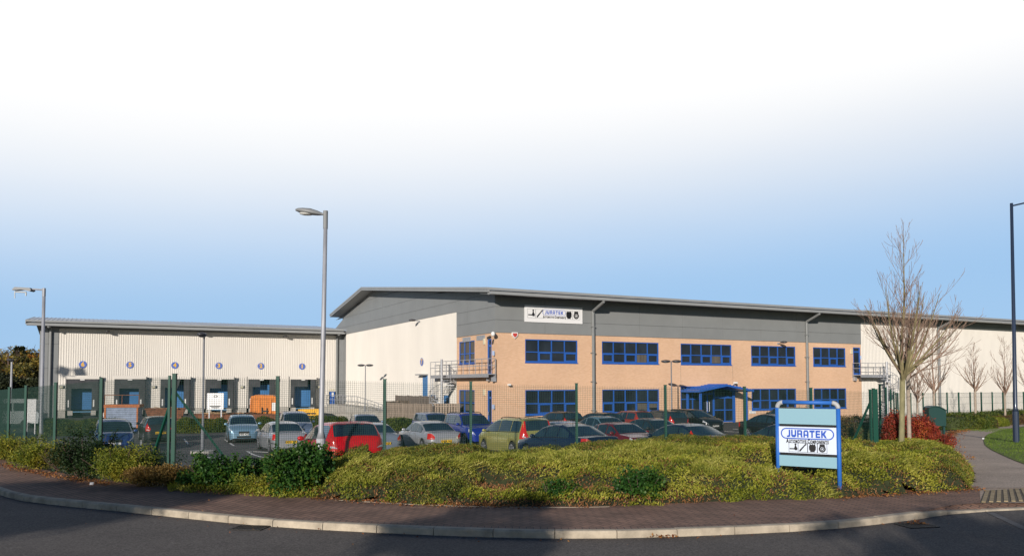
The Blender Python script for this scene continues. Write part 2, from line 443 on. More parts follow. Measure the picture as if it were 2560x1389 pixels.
for p in ks: v += [(p.x, p.y + .10, .002 - .080 * kdrop(p.x)), (p.x, p.y + .06 + .27 * kdrop(p.x), -.003)]
for i in range(len(ks) - 1): f.append((2 * i, 2 * i + 2, 2 * i + 3, 2 * i + 1))
me = bpy.data.meshes.new('dropped_crossing'); me.from_pydata(v, [], f); me.materials.append(PAVE)
o = bpy.data.objects.new('dropped_crossing', me); COL.objects.link(o); o['kind'] = 'structure'
# thin edging strip between paving and bed
mb = MB()
for a, b in zip(bed_front[:-1], bed_front[1:]):
    if -3.4 < a.x < 1.6: mb.bar(a + Vector((0, -.02, -0.009)), b + Vector((0, -.02, -0.009)), 0.025, 0.03)
mb.build('paving_edging', KERB, kind='structure')
# inner channel row of blocks along the kerb (laid end-on)
BLK = brickmat('soldier_blocks', (0.19, 0.115, 0.082), (0.25, 0.15, 0.11), (0.05, 0.04, 0.036), 0.105, 0.4, 0.006, offset=0.0, var=0.2, bump=0.5)
inner = []
for q in np.arange(0, total, 0.3):
    p, d = at_len(q)
    if p.x > kend.x - 1.0: break
    n = Vector((-d.y, d.x, 0)); inner.append((p + n * 0.137, p + n * 0.345))
v = []; f = []
for a, b in inner: v += [(a.x, a.y, 0.004), (b.x, b.y, 0.004)]
for i in range(len(inner) - 1): f.append((2 * i, 2 * i + 2, 2 * i + 3, 2 * i + 1))
me = bpy.data.meshes.new('paving_border'); me.from_pydata(v, [], f); me.materials.append(BLK)
o = bpy.data.objects.new('paving_border', me); COL.objects.link(o); o['kind'] = 'structure'

# footpath, tactile paving, lawn
def strip(name, A, B, zoff, m, n=60, **tags):
    def res(P):
        L = [0]
        for a, b in zip(P[:-1], P[1:]): L.append(L[-1] + (b - a).length)
        return [Vector((np.interp(t, L, [p.x for p in P]), np.interp(t, L, [p.y for p in P]), 0)) for t in np.linspace(0, L[-1], n)]
    a = res(A); b = res(B); v = []; f = []; K = 6
    for p, q in zip(a, b):
        for k in range(K + 1):
            w = p.lerp(q, k / K); v.append((w.x, w.y, T(w.x, w.y) + zoff))
    for i in range(n - 1):
        for k in range(K):
            c = i * (K + 1) + k; f.append((c, c + 1, c + K + 2, c + K + 1))
    me = bpy.data.meshes.new(name); me.from_pydata(v, [], f); me.materials.append(m)
    o = bpy.data.objects.new(name, me); COL.objects.link(o)
    for k, w in tags.items(): o[k] = w
    return o
strip('footpath', pathL, pathR, 0.004, PATHM, kind='structure')
TACT = mat('tactile_blocks', (0.36, 0.28, 0.16), 0.85, var=0.3, vscale=5)
ta = Vector((bed_front[-1].x + 0.25, bed_front[-1].y - 0.15, 0)); tb = kend + Vector((0.0, 0.34, 0))
t2 = on_z(2700, 1212, 0); t3 = Vector((tb.x + 2.6, tb.y + .42, 0))
flat_poly('path_apron', [(ta.x - .6, ta.y + 0.3), (tb.x - .6, tb.y - .06), (tb.x + 8, tb.y + 0.5), (t2.x + 3, t2.y + 1.2)], -0.004, PATHM, kind='structure')
mb = MB(); u = (tb - ta); du = u.normalized(); w = (t2 - ta)
nb = 17                                                      # corduroy ribs run across the path
q0, q1, q2, q3 = ta, tb + Vector((0, -0.02, 0)), t3, t2
mb.quad([(q.x, q.y, 0.003) for q in (q0, q1, q2, q3)])
for k in range(nb):
    t = (k + 0.5) / nb
    a = q0.lerp(q3, t); b = q1.lerp(q2, t); a, b = a.lerp(b, .03), a.lerp(b, .97)
    mb.bar((a.x, a.y, 0.008), (b.x, b.y, 0.008), 0.065, 0.016, m=1)
mb.build('tactile_paving', [mat('tactile_base', (.13, .11, .08), .9, var=.3), TACT], kind='structure')
LAWN = mat('lawn_turf', (0.13, 0.18, 0.018), 0.9, var=0.35, vscale=1.2, bump=0.8, bscale=60)
lr = [(p.x, p.y) for p in pathR if p.x < 60]
lawn_in = flat_poly('lawn', lr + [(64, lr[-1][1]), (64, lr[0][1])], lambda x, y: T(x, y) + 0.02, LAWN, kind='structure')

# car park and yard sheet, kept behind the fence line
def park_in(x, y):
    p = Vector((x, y)) - FP0
    nrm = Vector((-FDIR.y, FDIR.x))
    if x > -8 and p.dot(nrm) < 0.5: return False
    if x <= -8 and y < 19.4 + (-8 - x) * 1.32: return False
    return x < xb(y) - 0.2
grid_sheet('car_park', -90, 70, 18, 108, 1.0, park_in, lambda x, y: T(x, y), YARD, kind='structure')
# side road edging line, gullies
p0 = on_z(2476, 1281, -0.1); p1 = on_z(2700, 1385, -0.1)
mb = MB(); mb.bar((p0.x, p0.y, -0.097), (p1.x, p1.y, -0.097), 0.13, 0.012)
mb.build('road_channel_strip', mat('worn_channel', (.15, .145, .14), .9, var=.3), kind='structure')
IRON = mat('cast_iron', (0.03, 0.028, 0.026), 0.6, metal=0.6, var=0.3, vscale=20)
for i, (px, py) in enumerate(((625, 1319), (2292, 1313))):
    c = on_z(px, py, -0.1)
    g = empty('drain_gully', ('iron drain grating beside the kerb at the left of the road', 'iron drain grating with fallen leaves beside the kerb below the sign')[i], 'drain', loc=(c.x, c.y, -0.1), rz=(-0.13, 0.2)[i])
    mb = MB(); mb.box(-.26, .26, -.2, -.165, .002, .014); mb.box(-.26, .26, .165, .2, .002, .014); mb.box(-.26, -.225, -.165, .165, .002, .014); mb.box(.225, .26, -.165, .165, .002, .014)
    mb.build('frame', IRON, g)
    mb = MB()
    for k in range(9): mb.box(-.2 + k * .047, -.175 + k * .047, -.165, .165, .001, .012)
    mb.build('grating', IRON, g)
# parking bay lines
BAYS = [((410, 485), (510, 555)), ((680, 625), (1030, 750))]
mb = MB()
def gl(a, b, w=0.1):
    n = 8
    for k in range(n):
        p = a.lerp(b, k / n); q = a.lerp(b, (k + 1) / n)
        mb.bar((p.x, p.y, T(p.x, p.y) + 0.004), (q.x, q.y, T(q.x, q.y) + 0.004), w, 0.008)
for a, b in (((563, 1098), (584, 1113)), ((618, 1127), (689, 1152)), ((460, 1096), (470, 1109)), ((353, 1099), (353, 1113)), ((617, 1127), (700, 1131)), ((500, 1140), (560, 1147))):
    gl(hit(*a), hit(*b))
GD = Vector((-0.466, 0.885, 0))
for k in range(-2, 12):
    for s0, s1 in ((33.0, 37.6), (44.0, 48.8)):
        a = Vector((0, 0, 0)) + Vector((.885, .465, 0)) * (k * 2.5 - 2) + Vector((0, s0, 0)); gl(a, a + GD * (s1 - s0))
mb.build('bay_markings', WHITEP, kind='structure')
# ================================================================== THE BUILDING (local frame: X along the office front, Y inwards, Z up from the yard)
FV = Vector((.885, .465, 0)).normalized(); GV = Vector((-FV.y, FV.x, 0))
CORN = at_depth(1239, 960, 57.7); CORN.z = -1.05
MAIN = Matrix(((FV.x, GV.x, 0, CORN.x), (FV.y, GV.y, 0, CORN.y), (0, 0, 1, CORN.z), (0, 0, 0, 1)))
def LF(px, py, Y=0.0):                     # pixel -> (X, Z) on the plane Y=const of the building frame
    d = ray(px, py); n = GV; t = (CORN + GV * Y - EYE).dot(n) / d.dot(n); p = EYE + d * t - CORN
    return p.dot(FV), p.z
def LG(px, py, X=0.0):                     # pixel -> (Y, Z) on the plane X=const
    d = ray(px, py); n = FV; t = (CORN + FV * X - EYE).dot(n) / d.dot(n); p = EYE + d * t - CORN
    return p.dot(GV), p.z
def LW(X, Y, Z=0.0): return MAIN @ Vector((X, Y, Z))
def placed(X, Y, Z, rz=0.0): return MAIN @ Matrix.Translation((X, Y, Z)) @ Matrix.Rotation(rz, 4, 'Z')

BRICK = brickmat('buff_brick', (0.74, 0.465, 0.29), (0.67, 0.405, 0.24), (0.60, 0.46, 0.34), 0.225, 0.075, 0.008, plane='XZ', var=0.08, vs=0.25, bump=0.25)
BRICKG = brickmat('buff_brick_side', (0.74, 0.465, 0.29), (0.67, 0.405, 0.24), (0.60, 0.46, 0.34), 0.225, 0.075, 0.008, plane='YZ', var=0.08, vs=0.25, bump=0.25)
WHITE = mat('white_cladding', (0.69, 0.655, 0.595), 0.5, var=0.05, vscale=0.35, stretch=(1, 1, 0.35))
GREY = mat('grey_cladding', (0.235, 0.245, 0.245), 0.45, var=0.06, vscale=0.5)
GREYD = mat('joint_shadow_gap', (0.07, 0.075, 0.08), 0.6)
TRIM = mat('grey_trim', (0.30, 0.31, 0.31), 0.4, var=0.05, vscale=1)
PIPE = mat('grey_downpipe', (0.20, 0.21, 0.21), 0.5, var=0.06)
ROOFM = mat('roof_sheet', (0.36, 0.40, 0.47), 0.35, metal=0.3, var=0.12, vscale=0.5)
BLUE = mat('blue_frame', (0.025, 0.11, 0.42), 0.35, var=0.08, vscale=2)
DOORB = mat('blue_door_panel', (0.06, 0.19, 0.42), 0.45, var=0.12, vscale=1.2)
GLASS = mat('dark_window_glass', (0.018, 0.024, 0.034), 0.03, spec=0.6, var=.55, vscale=.5)  # noise in the pane colour stands in for uneven reflections
BLIND = mat('blind_fabric', (0.10, 0.09, 0.075), 0.9, var=0.3, vscale=8, stretch=(1, 1, 0.1))
STEEL = mat('galvanised_steel', (0.40, 0.41, 0.43), 0.45, metal=0.35, var=0.15, vscale=6)
RUBBER = mat('dock_rubber', (0.022, 0.023, 0.026), 0.75, var=0.25, vscale=3)
CURT = mat('dock_curtain', (0.05, 0.052, 0.058), 0.7, var=0.35, vscale=1.4)
INNER = mat('dock_inside', (0.02, 0.025, 0.035), 0.9)
YELL = mat('yellow_paint', (0.75, 0.42, 0.03), 0.5)
WPLAS = mat('white_plastic', (0.75, 0.75, 0.73), 0.5)
CREAM = mat('cream_plastic', (0.62, 0.58, 0.42), 0.5)

B = empty('warehouse_building', 'long grey and white warehouse with a two storey buff brick office front and loading docks', 'building', mw=MAIN)

XE = 92.0                                  # far end of the long front
ZB = LF(1239, 831)[1]                      # top of the brick
XO = LF(2152, 870)[0]                      # end of the brick office part
ZE = 9.55                                  # underside of the eaves at the wall
# ---- walls
def holed(mbx, x0, x1, z0, z1, holes, depth, P, m=0):
    """front skin with openings and reveals; P(x, z, d) gives the 3-D point d metres inwards"""
    xs = sorted({x0, x1, *[h[0] for h in holes], *[h[1] for h in holes]}); zs = sorted({z0, z1, *[h[2] for h in holes], *[h[3] for h in holes]})
    for a, b in zip(xs[:-1], xs[1:]):
        for c, d in zip(zs[:-1], zs[1:]):
            if any(h[0] <= a + 1e-6 and b - 1e-6 <= h[1] and h[2] <= c + 1e-6 and d - 1e-6 <= h[3] for h in holes): continue
            mbx.quad([P(a, c, 0), P(b, c, 0), P(b, d, 0), P(a, d, 0)], m)
    for a, b, c, d in holes:
        mbx.quad([P(a, c, 0), P(a, d, 0), P(a, d, depth), P(a, c, depth)], m); mbx.quad([P(b, c, 0), P(b, c, depth), P(b, d, depth), P(b, d, 0)], m)
        mbx.quad([P(a, d, 0), P(b, d, 0), P(b, d, depth), P(a, d, depth)], m); mbx.quad([P(a, c, 0), P(a, c, depth), P(b, c, depth), P(b, c, 0)], m)
PFR = lambda x, z, d: (x, d, z)            # office front
PGA = lambda y, z, d: (d, y, z)            # gable side (faces -X)
UZ0, UZ1 = LF(1313, 905)[1], LF(1313, 847)[1]
LZ0, LZ1 = LF(1313, 1037)[1], LF(1313, 974)[1]
WCOLS = [(1313, 1444, 4, (1, 3)), (1505, 1647, 5, (0, 2, 4)), (1702, 1829, 5, (0, 2, 4)), (1878, 1989, 5, (0, 2, 4)), (2033, 2114, 4, (0, 2))]
wins = []
for i, (a, b, n, op) in enumerate(WCOLS):
    xa, xb_ = LF(a, 900)[0], LF(b, 900)[0]
    wins.append((xa, xb_, UZ0, UZ1, n, op))
    if i != 2: wins.append((xa, xb_, LZ0, LZ1, n, op))
# entrance screen under the canopy
ex0, ex1 = LF(1702, 1000)[0], LF(1839, 1000)[0]
ed0 = LF(1751, 1000)[0]                    # screen left part has a sill, the right part goes to the ground
dx0, dx1 = LF(2133, 900)[0], LF(2151, 900)[0]
dz0, dz1 = LF(2140, 938)[1], LF(2140, 868)[1]
holes = [(w[0], w[1], w[2], w[3]) for w in wins] + [(ex0, ed0, 0.95, 3.05), (ed0, ex1, 0.02, 3.05), (dx0, dx1, dz0, dz1)]
mb = MB(); holed(mb, 0, XO, 0, ZB, holes, 0.14, PFR)
mb.build('brick_wall', BRICK, B)
gdoor = (LG(1229, 900)[0], LG(1218.5, 900)[0]); gwin = (LG(1186.5, 900)[0], LG(1147.7, 900)[0])
YB = LG(1142, 850)[0]
ghol = [(gdoor[0], gdoor[1], LG(1222, 940)[1], LG(1222, 847)[1]), (gdoor[0], gdoor[1], 0.03, LG(1222, 975)[1]),
        (gwin[0], gwin[1], LG(1186, 908)[1], LG(1186, 850)[1]), (gwin[0], gwin[1], LG(1186, 1034)[1], LG(1186, 974)[1])]
mb = MB(); holed(mb, 0, YB, 0, ZB, ghol, 0.14, PGA)
mb.build('brick_wall', BRICKG, B)
# ribbed white sheeting: real trapezoid ribs
def ribbed(mbx, a, b, zt, P, pitch=0.2, dep=0.028, z0=0.3, m=0):
    n = int(round((b - a) / pitch)); p = (b - a) / n
    for k in range(n):
        x = a + k * p; zz = z0
        st = [(x, 0), (x + p * .45, 0), (x + p * .6, -dep), (x + p * .85, -dep), (x + p, 0)]
        for (u0, d0), (u1, d1) in zip(st[:-1], st[1:]):
            t0 = zt(u0) if callable(zt) else zt; t1 = zt(u1) if callable(zt) else zt
            mbx.quad([P(u0, zz, d0), P(u1, zz, d1), P(u1, t1, d1), P(u0, t0, d0)], m)
ZW = LG(1142, 780)[1]                      # top of white on the gable
YJ = LG(858, 900)[0]                       # where the loading wing meets the hall
YL = LG(1142.5, 800)[0]
ZWF = LF(2152, 805)[1]
mb = MB(); ribbed(mb, XO, XE, ZWF, PFR, z0=0.35); mb.build('white_sheeting', WHITE, B)
mb = MB(); ribbed(mb, YB, YJ - 1.2, ZW, PGA, z0=0.35); mb.build('white_sheeting', WHITE, B)
MB().box(XO + .01, XE, 0.03, 0.2, 0, 0.37).build('plinth', CONC, B); MB().box(0.03, 0.2, YB + .01, YJ, 0, 0.37).build('plinth', CONC, B)
# solid cores behind the skins so that no light leaks
mb = MB(); mb.box(0.20, XE, 0.20, 44, 0.01, 9.4); mb.build('inner_shell', INNER, B)

# ---- roof profile (Y, Z of the top surface) and grey cladding
EO = 1.5; VO = 1.25                        # eaves and verge overhang
RZ0 = LF(1240, 718, -EO)[1] - 0.05
YR, ZR = LG(905, 718, -VO); YF, ZF = LG(826, 786, -VO)
def roof_z(y):
    return float(np.interp(y, [-EO, YR, YF, YF + 30], [RZ0, ZR, ZF, ZF - 4.0]))
def wall_z(y): return roof_z(y) if y < YF - .6 else ZF - .75 - (y - YF) * .17
# cassette panels: front band
def panels(mbx, xs, zs, P, m=0, gap=0.018, topf=None, thick=0.05):
    for a, b in zip(xs[:-1], xs[1:]):
        for k, (c, d) in enumerate(zip(zs[:-1], zs[1:])):
            ta, tb_ = (d, d)
            if topf: ta, tb_ = min(d, topf(a)), min(d, topf(b))
            if topf and ta <= c + .02 and tb_ <= c + .02: continue
            a_, b_, c_ = a + gap / 2, b - gap / 2, c + gap / 2
            ta = max(ta - gap / 2, c_); tb_ = max(tb_ - gap / 2, c_)
            mid = None
            pts = [(a_, c_), (b_, c_), (b_, tb_), (a_, ta)]
            mbx.quad([P(x, z, -thick) for x, z in pts], m)
            for (x, z), (x2, z2) in zip(pts, pts[1:] + pts[:1]): mbx.quad([P(x, z, -thick), P(x, z, 0.03), P(x2, z2, 0.03), P(x2, z2, -thick)], m)
tf = lambda y: wall_z(y) - 0.30
mb = MB(); zrow = [ZB + .01, ZB + 0.95, ZB + 1.9, ZE + .45]
panels(mb, [-.05] + list(np.arange(4.1, XO - 2, 4.35)) + [XO], zrow, PFR)
panels(mb, [XO + .002] + list(np.arange(XO + 4.35, XE, 4.35)) + [XE], [ZWF, ZE + .45], PFR)
mb.build('grey_cladding', GREY, B)
mb = MB(); ys = [0.0, 1.25, 4.8, YL] + list(np.arange(YL + 4.6, YR, 4.6)); ys = [y for y in ys if y < YR - 1] + [YR] + [y for y in np.arange(YR + 3.5, YF + 6, 3.6)]
zz = [ZB + .01, ZB + 0.95, ZB + 1.9] + [ZB + 2.9, ZB + 4.0, ZB + 5.2, ZB + 7]
panels(mb, [y for y in ys if y <= YL] , zz, PGA, topf=tf)
panels(mb, [YL + .003] + [y for y in ys if y > YL], [ZW, ZB + 2.9, ZB + 4.0, ZB + 5.2, ZB + 7], PGA, topf=tf)
panels(mb, [YJ - 1.2 + .01, YJ], [0.36, 3.0, 6.0, ZW], PGA)
mb.build('grey_cladding', GREY, B)
mb = MB(); mb.box(0.02, XE, 0.03, 0.19, ZB, ZE + .4)
poly = [(0.03, 0.2, ZB), (0.03, YF + 8, ZB), (0.03, YF + 8, tf(YF + 8)), (0.03, YF - .5, tf(YF - .5)), (0.03, YF - .7, tf(YF - .7)), (0.03, YR, tf(YR)), (0.03, 0.2, tf(0.2))]
mb.extrude(poly, (0.15, 0, 0)); mb.build('cladding_backing', GREYD, B)
# roof slab
prof = [(-EO, RZ0), (YR, ZR), (YF, ZF)]
low = [(y, z - 0.16) for y, z in prof]
mb = MB(); mb.extrude([(-VO, y, z) for y, z in prof] + [(-VO, y, z) for y, z in low[::-1]], (XE + VO, 0, 0))
mb.build('roof', ROOFM, B)
# soffit and verge fascia
mb = MB()
def fascia(y0, z0, y1, z1):
    for dz0, dz1, o in ((0.04, -0.13, 0.05), (-0.13, -0.30, 0.0)):
        mb.extrude([(-VO - .06 - o, y0, z0 + dz0), (-VO - .06 - o, y1, z1 + dz0), (-VO - .06 - o, y1, z1 + dz1), (-VO - .06 - o, y0, z0 + dz1)], (0.10 + o, 0, 0))
for (a, b), (c, d) in zip(prof[:2], prof[1:3]): fascia(a, b, c, d)
mb.build('verge_fascia', TRIM, B)
mb = MB()
for (a, b), (c, d) in zip(prof[:2], prof[1:3]):
    mb.extrude([(-VO, a, b - .26), (-VO, c, d - .26), (-VO, c, d - .29), (-VO, a, b - .29)], (VO + .01, 0, 0))
mb.extrude([(-VO + .02, -EO, RZ0 - .42), (-VO + .02, -.02, RZ0 - .24), (-VO + .02, -.02, RZ0 - .27), (-VO + .02, -EO, RZ0 - .45)], (XE, 0, 0))
mb.build('soffit', GREY, B)
mb = MB(); mb.box(-VO - .1, XE, -EO - .02, -EO + .12, RZ0 - .13, RZ0 + .03)       # eaves flashing
mb.box(-VO + .0, XE, -EO - .30, -EO - .02, RZ0 - .46, RZ0 - .26)                   # box gutter
mb.box(-VO + .0, XE, -EO - .019, -EO + .20, RZ0 - .46, RZ0 - .42); mb.box(-VO + .0, XE, -EO + .201, -EO + .25, RZ0 - .46, RZ0 - .17)
mb.build('gutter', TRIM, B)
# downpipes
for px in (1484, 2018, 2347):
    x = LF(px - 4, 900)[0]
    mb = MB(); mb.tube([(x, -EO - .15, RZ0 - .40), (x, -EO - .15, RZ0 - .55), (x, -.22, ZE - .70), (x, -.20, ZE - .95), (x, -.20, 0.05)], 0.12, 10)
    for z in (1.2, 3.4, 5.6, 7.6): mb.box(x - .16, x + .16, -.32, -.0, z, z + .06)
    mb.build('downpipe', PIPE, B, smooth=False)

# ---- windows: frame with panes, opening sashes thicker
def window(par, x0, x1, z0, z1, n, op, P, split=0.55, sill=True, name='window', three=False, blinds=()):
    g = MB(); fr = 0.07
    f0, f1 = 0.02, 0.11
    def bx(mbx, a, b, c, d, y0, y1, m=0):
        pts = [P(a, c, y0), P(b, c, y0), P(b, d, y0), P(a, d, y0)]; pts2 = [P(a, c, y1), P(b, c, y1), P(b, d, y1), P(a, d, y1)]
        i = len(mbx.v); mbx.v += pts + pts2
        for q in ((0, 1, 2, 3), (7, 6, 5, 4), (0, 4, 5, 1), (1, 5, 6, 2), (2, 6, 7, 3), (3, 7, 4, 0)): mbx.f.append(tuple(i + k for k in q)); mbx.mi.append(m)
    a, b, c, d = x0 + .004, x1 - .004, z0 + .004, z1 - .004
    bx(g, a, a + fr, c, d, f0, f1); bx(g, b - fr, b, c, d, f0, f1)
    bx(g, a + fr, b - fr, c, c + fr * 1.5, f0, f1); bx(g, a + fr, b - fr, d - fr, d, f0, f1)
    w = (b - a) / n; zm = c + (d - c) * (1 - split)
    for k in range(1, n): bx(g, a + w * k - .035, a + w * k + .035, c + fr * 1.5, d - fr, f0 + .004, f1 - .003)
    for k in range(n):
        l = a + w * k + (fr if k == 0 else .035); r = a + w * (k + 1) - (fr if k == n - 1 else .035)
        bx(g, l, r, zm - .035, zm + .035, f0 + .006, f1 - .006)
        if k in op:
            t = .075; lo = c + fr * 1.5; hi = zm - .035
            bx(g, l, l + t, lo, hi, f0 - .015, f1 - .02); bx(g, r - t, r, lo, hi, f0 - .015, f1 - .02)
            bx(g, l + t, r - t, lo, lo + t, f0 - .015, f1 - .02); bx(g, l + t, r - t, hi - t, hi, f0 - .015, f1 - .02)
    if sill: bx(g, a - .03, b + .03, z0 - .06, z0 + .003, -0.05, f0 - .001)
    o = g.build(name, BLUE, par)
    p = MB(); p.quad([P(a, c, .085), P(b, c, .085), P(b, d, .085), P(a, d, .085)])
    p.build('panes', GLASS, o)
    for k, top, bot in blinds:
        q = MB(); l = a + w * k + .08; r = a + w * (k + 1) - .08
        bx(q, l, r, c + (d - c) * bot, c + (d - c) * top, .078, .082); q.build('blind', BLIND, o)
    return o
wb = {(0, True): [], (1, True): [(4, .4, .12)]}
for i, w in enumerate(wins):
    bl = []
    if i == 2: bl = [(3, .42, .06)]
    if i == 4: bl = [(3, .42, .08)]
    if i == 3: bl = [(3, .40, .14), (4, .44, .2)]
    window(B, w[0], w[1], w[2], w[3], w[4], w[5], PFR, blinds=bl)
for k, h in enumerate(ghol[2:]):
    o = window(B, h[0], h[1], h[2], h[3], 3, (), PGA, blinds=[(j, .95, .50) for j in range(3)] + [(j, .38, .12) for j in range(3)])
# glazed doors
def gdoorf(par, x0, x1, z0, z1, P, leaf='door'):
    g = MB(); a, b, c, d = x0 + .004, x1 - .004, z0 + .004, z1 - .004
    def bx(mbx, a, b, c, d, y0, y1):
        pts = [P(a, c, y0), P(b, c, y0), P(b, d, y0), P(a, d, y0)]; pts2 = [P(a, c, y1), P(b, c, y1), P(b, d, y1), P(a, d, y1)]
        i = len(mbx.v); mbx.v += pts + pts2
        for q in ((0, 1, 2, 3), (7, 6, 5, 4), (0, 4, 5, 1), (1, 5, 6, 2), (2, 6, 7, 3), (3, 7, 4, 0)): mbx.f.append(tuple(i + k for k in q)); mbx.mi.append(0)
    bx(g, a, a + .12, c, d, .02, .12); bx(g, b - .12, b, c, d, .02, .12); bx(g, a + .12, b - .12, d - .08, d, .02, .12)
    bx(g, a + .12, b - .12, c, c + .22, .02, .12); zt = c + 2.15; bx(g, a + .12, b - .12, zt, zt + .14, .02, .12)
    o = g.build(leaf, BLUE, par)
    p = MB(); p.quad([P(a, c, .085), P(b, c, .085), P(b, d, .085), P(a, d, .085)]); p.build('panes', GLASS, o)
    h = MB(); h.tube([P(b - .2, c + .95, -.03), P(b - .2, c + 1.2, -.03)], .02, 6); h.build('handle', STEEL, o)
    return o
gdoorf(B, dx0, dx1, dz0, dz1, PFR)
gdoorf(B, *ghol[0], PGA); gdoorf(B, *ghol[1], PGA)
# entrance screen and doors
g = MB()
def fb(a, b, c, d, y0=.02, y1=.11, mbx=None): (mbx or g).box(a, b, y0, y1, c, d)
za, zb_ = 0.95, 3.05
fb(ex0, ex0 + .07, za, zb_); fb(ex0 + .07, ed0, za, za + .1); fb(ex0 + .07, ed0, zb_ - .07, zb_)
fb(ex0 + .07, ed0, 1.95, 2.03)
for t in (.33, .62): fb(ex0 + (ed0 - ex0) * t - .04, ex0 + (ed0 - ex0) * t + .04, za + .1, 1.95); fb(ex0 + (ed0 - ex0) * t - .04, ex0 + (ed0 - ex0) * t + .04, 2.03, zb_ - .07)
xm = LF(1786, 1000)[0]
fb(ed0, ed0 + .1, .02, zb_); fb(xm - .05, xm + .05, .02, zb_); fb(ex1 - .1, ex1, .02, zb_)
fb(ed0 + .1, xm - .05, 2.35, 2.47); fb(xm + .05, ex1 - .1, 2.02, 2.2); fb(xm + .05, ex1 - .1, .02, .14); fb(ed0 + .1, xm - .05, .02, .10)
fb(xm + .05, ex1 - .1, 1.0, 1.09); fb((xm + ex1) / 2 - .04, (xm + ex1) / 2 + .04, .14, 1.0); fb((xm + ex1) / 2 - .04, (xm + ex1) / 2 + .04, 1.09, 2.02)
fb(ed0 + .1, ex1 - .1, zb_ - .07, zb_); fb(ex0 + .07, ed0, zb_ - .069, zb_ - .001, .021, .109)
scr = g.build('entrance_screen', BLUE, B)
p = MB(); p.quad([(ex0, .085, za), (ed0, .085, za), (ed0, .085, zb_), (ex0, .085, zb_)]); p.quad([(ed0 + .001, .085, .02), (ex1, .085, .02), (ex1, .085, zb_), (ed0 + .001, .085, zb_)])
p.build('panes', GLASS, scr)
dm = (ed0 + xm) / 2
g = MB(); fb(dm - .05, dm + .05, .12, 2.33, -.005, .08); fb(ed0 + .12, ed0 + .2, .12, 2.33, -.005, .08); fb(xm - .14, xm - .06, .12, 2.33, -.005, .08)
g.build('door', BLUE, scr)
h = MB()
for q in (-.13, .13):
    h.tube([(dm + q, -.03, .95), (dm + q, -.09, .97), (dm + q, -.09, 1.73), (dm + q, -.03, 1.75)], .02, 6)
h.build('handle', WPLAS, scr)
# canopy: blue gabled roof on four posts
cd = 2.0; cx0, cx1 = LF(1701, 970)[0], LF(1885, 975, -cd - .3)[0]
cz = LF(1885, 974, -cd - .3)[1]; cr = LF(1816, 960, -cd - .3)[1]; xr = (cx0 + cx1) / 2
prof2 = [(cx0, cz), (xr, cr), (cx1, cz)]
mb = MB(); mb.extrude([(x, -cd - .3, z) for x, z in prof2] + [(x, -cd - .3, z - .16) for x, z in prof2[::-1]], (0, cd + .29, 0))
for k in range(-7, 8):
    x = xr + k * (cx1 - cx0) / 16; z = cr - (cr - cz) * abs(x - xr) / (xr - cx0)
    mb.bar((x, -cd - .3, z + .015), (x, -.01, z + .015), .09, .05)
can = mb.build('entrance_canopy', BLUE, B)
for ppx, y in ((1751, -cd + .1), (1719, -.35), (1866, -cd + .1), (1834, -.35)):
    x = LF(ppx, 1000, y)[0]; mb = MB(); mb.box(x - .08, x + .08, y - .08, y + .08, 0, cz - .14); mb.build('post', BLUE, can)
mb = MB()
for ppx in (1751, 1866): x = LF(ppx, 1000, -cd + .1)[0]; mb.box(x - .06, x + .06, -cd - .2, -.02, cz - .138, cz - .04)
mb.build('beam', BLUE, can)
# small louvres and vents above the gable window
mb = MB()
for a, b in ((1157, 1177), (1192, 1213)):
    ya, yb = LG(b, 845)[0], LG(a, 845)[0]; mb.box(-.03, .0, ya, yb, ZB - .42, ZB - .06)
mb.build('louvre', STEEL, B)
# movement joints in the brickwork
mb = MB()
for px in (1702, 1832): x = LF(px, 940)[0]; mb.box(x - .008, x + .008, -.003, .02, 3.1, UZ0 - .1)
mb.build('movement_joint', GREYD, B)
# big blue door 7 on the gable, set back with reveal
ya, yb = LG(1070, 960)[0], LG(1053, 960)[0]; zt = LG(1070, 937)[1]
mb = MB(); mb.box(-.06, -.02, ya, yb - .5, 0.36, zt); mb.build('roller_door', DOORB, B)
mb = MB(); mb.box(-.55, -.0, ya - .06, yb + .1, zt, zt + .10); mb.build('door_head_trim', TRIM, B)
# personnel doors low on the gable (behind the timber compound)
for a, b in ((1089, 1080), (1124, 1111)):
    y0_, y1_ = LG(a, 1000)[0], LG(b, 1000)[0]
    mb = MB(); mb.box(-.07, -.02, y0_, y1_, 0.1, 2.35); d_ = mb.build('door', DOORB, B)
    mb = MB(); mb.box(-.09, -.071, y0_ + .15, y0_ + .5, 1.3, 2.0); mb.build('vision_panel', GLASS, d_)

# ================================================================== LOADING WING (same frame, front plane Y = YJ)
def LD(px, py): return LF(px, py, YJ)
XL = LD(98, 900)[0]; XWL = LD(146, 900)[0]
ZDT = LD(500, 830)[1]; ZDP = 0.78
PDK = lambda x, z, d: (x, YJ + d, z)
circ = [(207, 909), (325, 911), (437, 913), (547, 914), (652, 915), (755, 916)]
cxs = [LD(*c)[0] for c in circ]; zc = np.mean([LD(*c)[1] for c in circ])
bw, bz0, bz1 = 1.45, 0.72, LD(200, 939.5)[1]
bays = [(x - bw, x + bw) for x in cxs]
xdoor = (LD(822, 1000)[0], LD(839, 1000)[0]); zdoor = (1.0, LD(830, 978)[1])
mb = MB(); hx = bays + [xdoor]
def rib_seg(a, b, z0): ribbed(mb, a, b, ZDT, PDK, z0=z0)
cur = XWL
for (a, b), t in [(bb, bz1) for bb in bays] + [(xdoor, zdoor[1])]:
    rib_seg(cur, a, ZDP); rib_seg(a, b, t); cur = b
rib_seg(cur, -0.62, ZDP)
wing = mb.build('white_sheeting', WHITE, B)
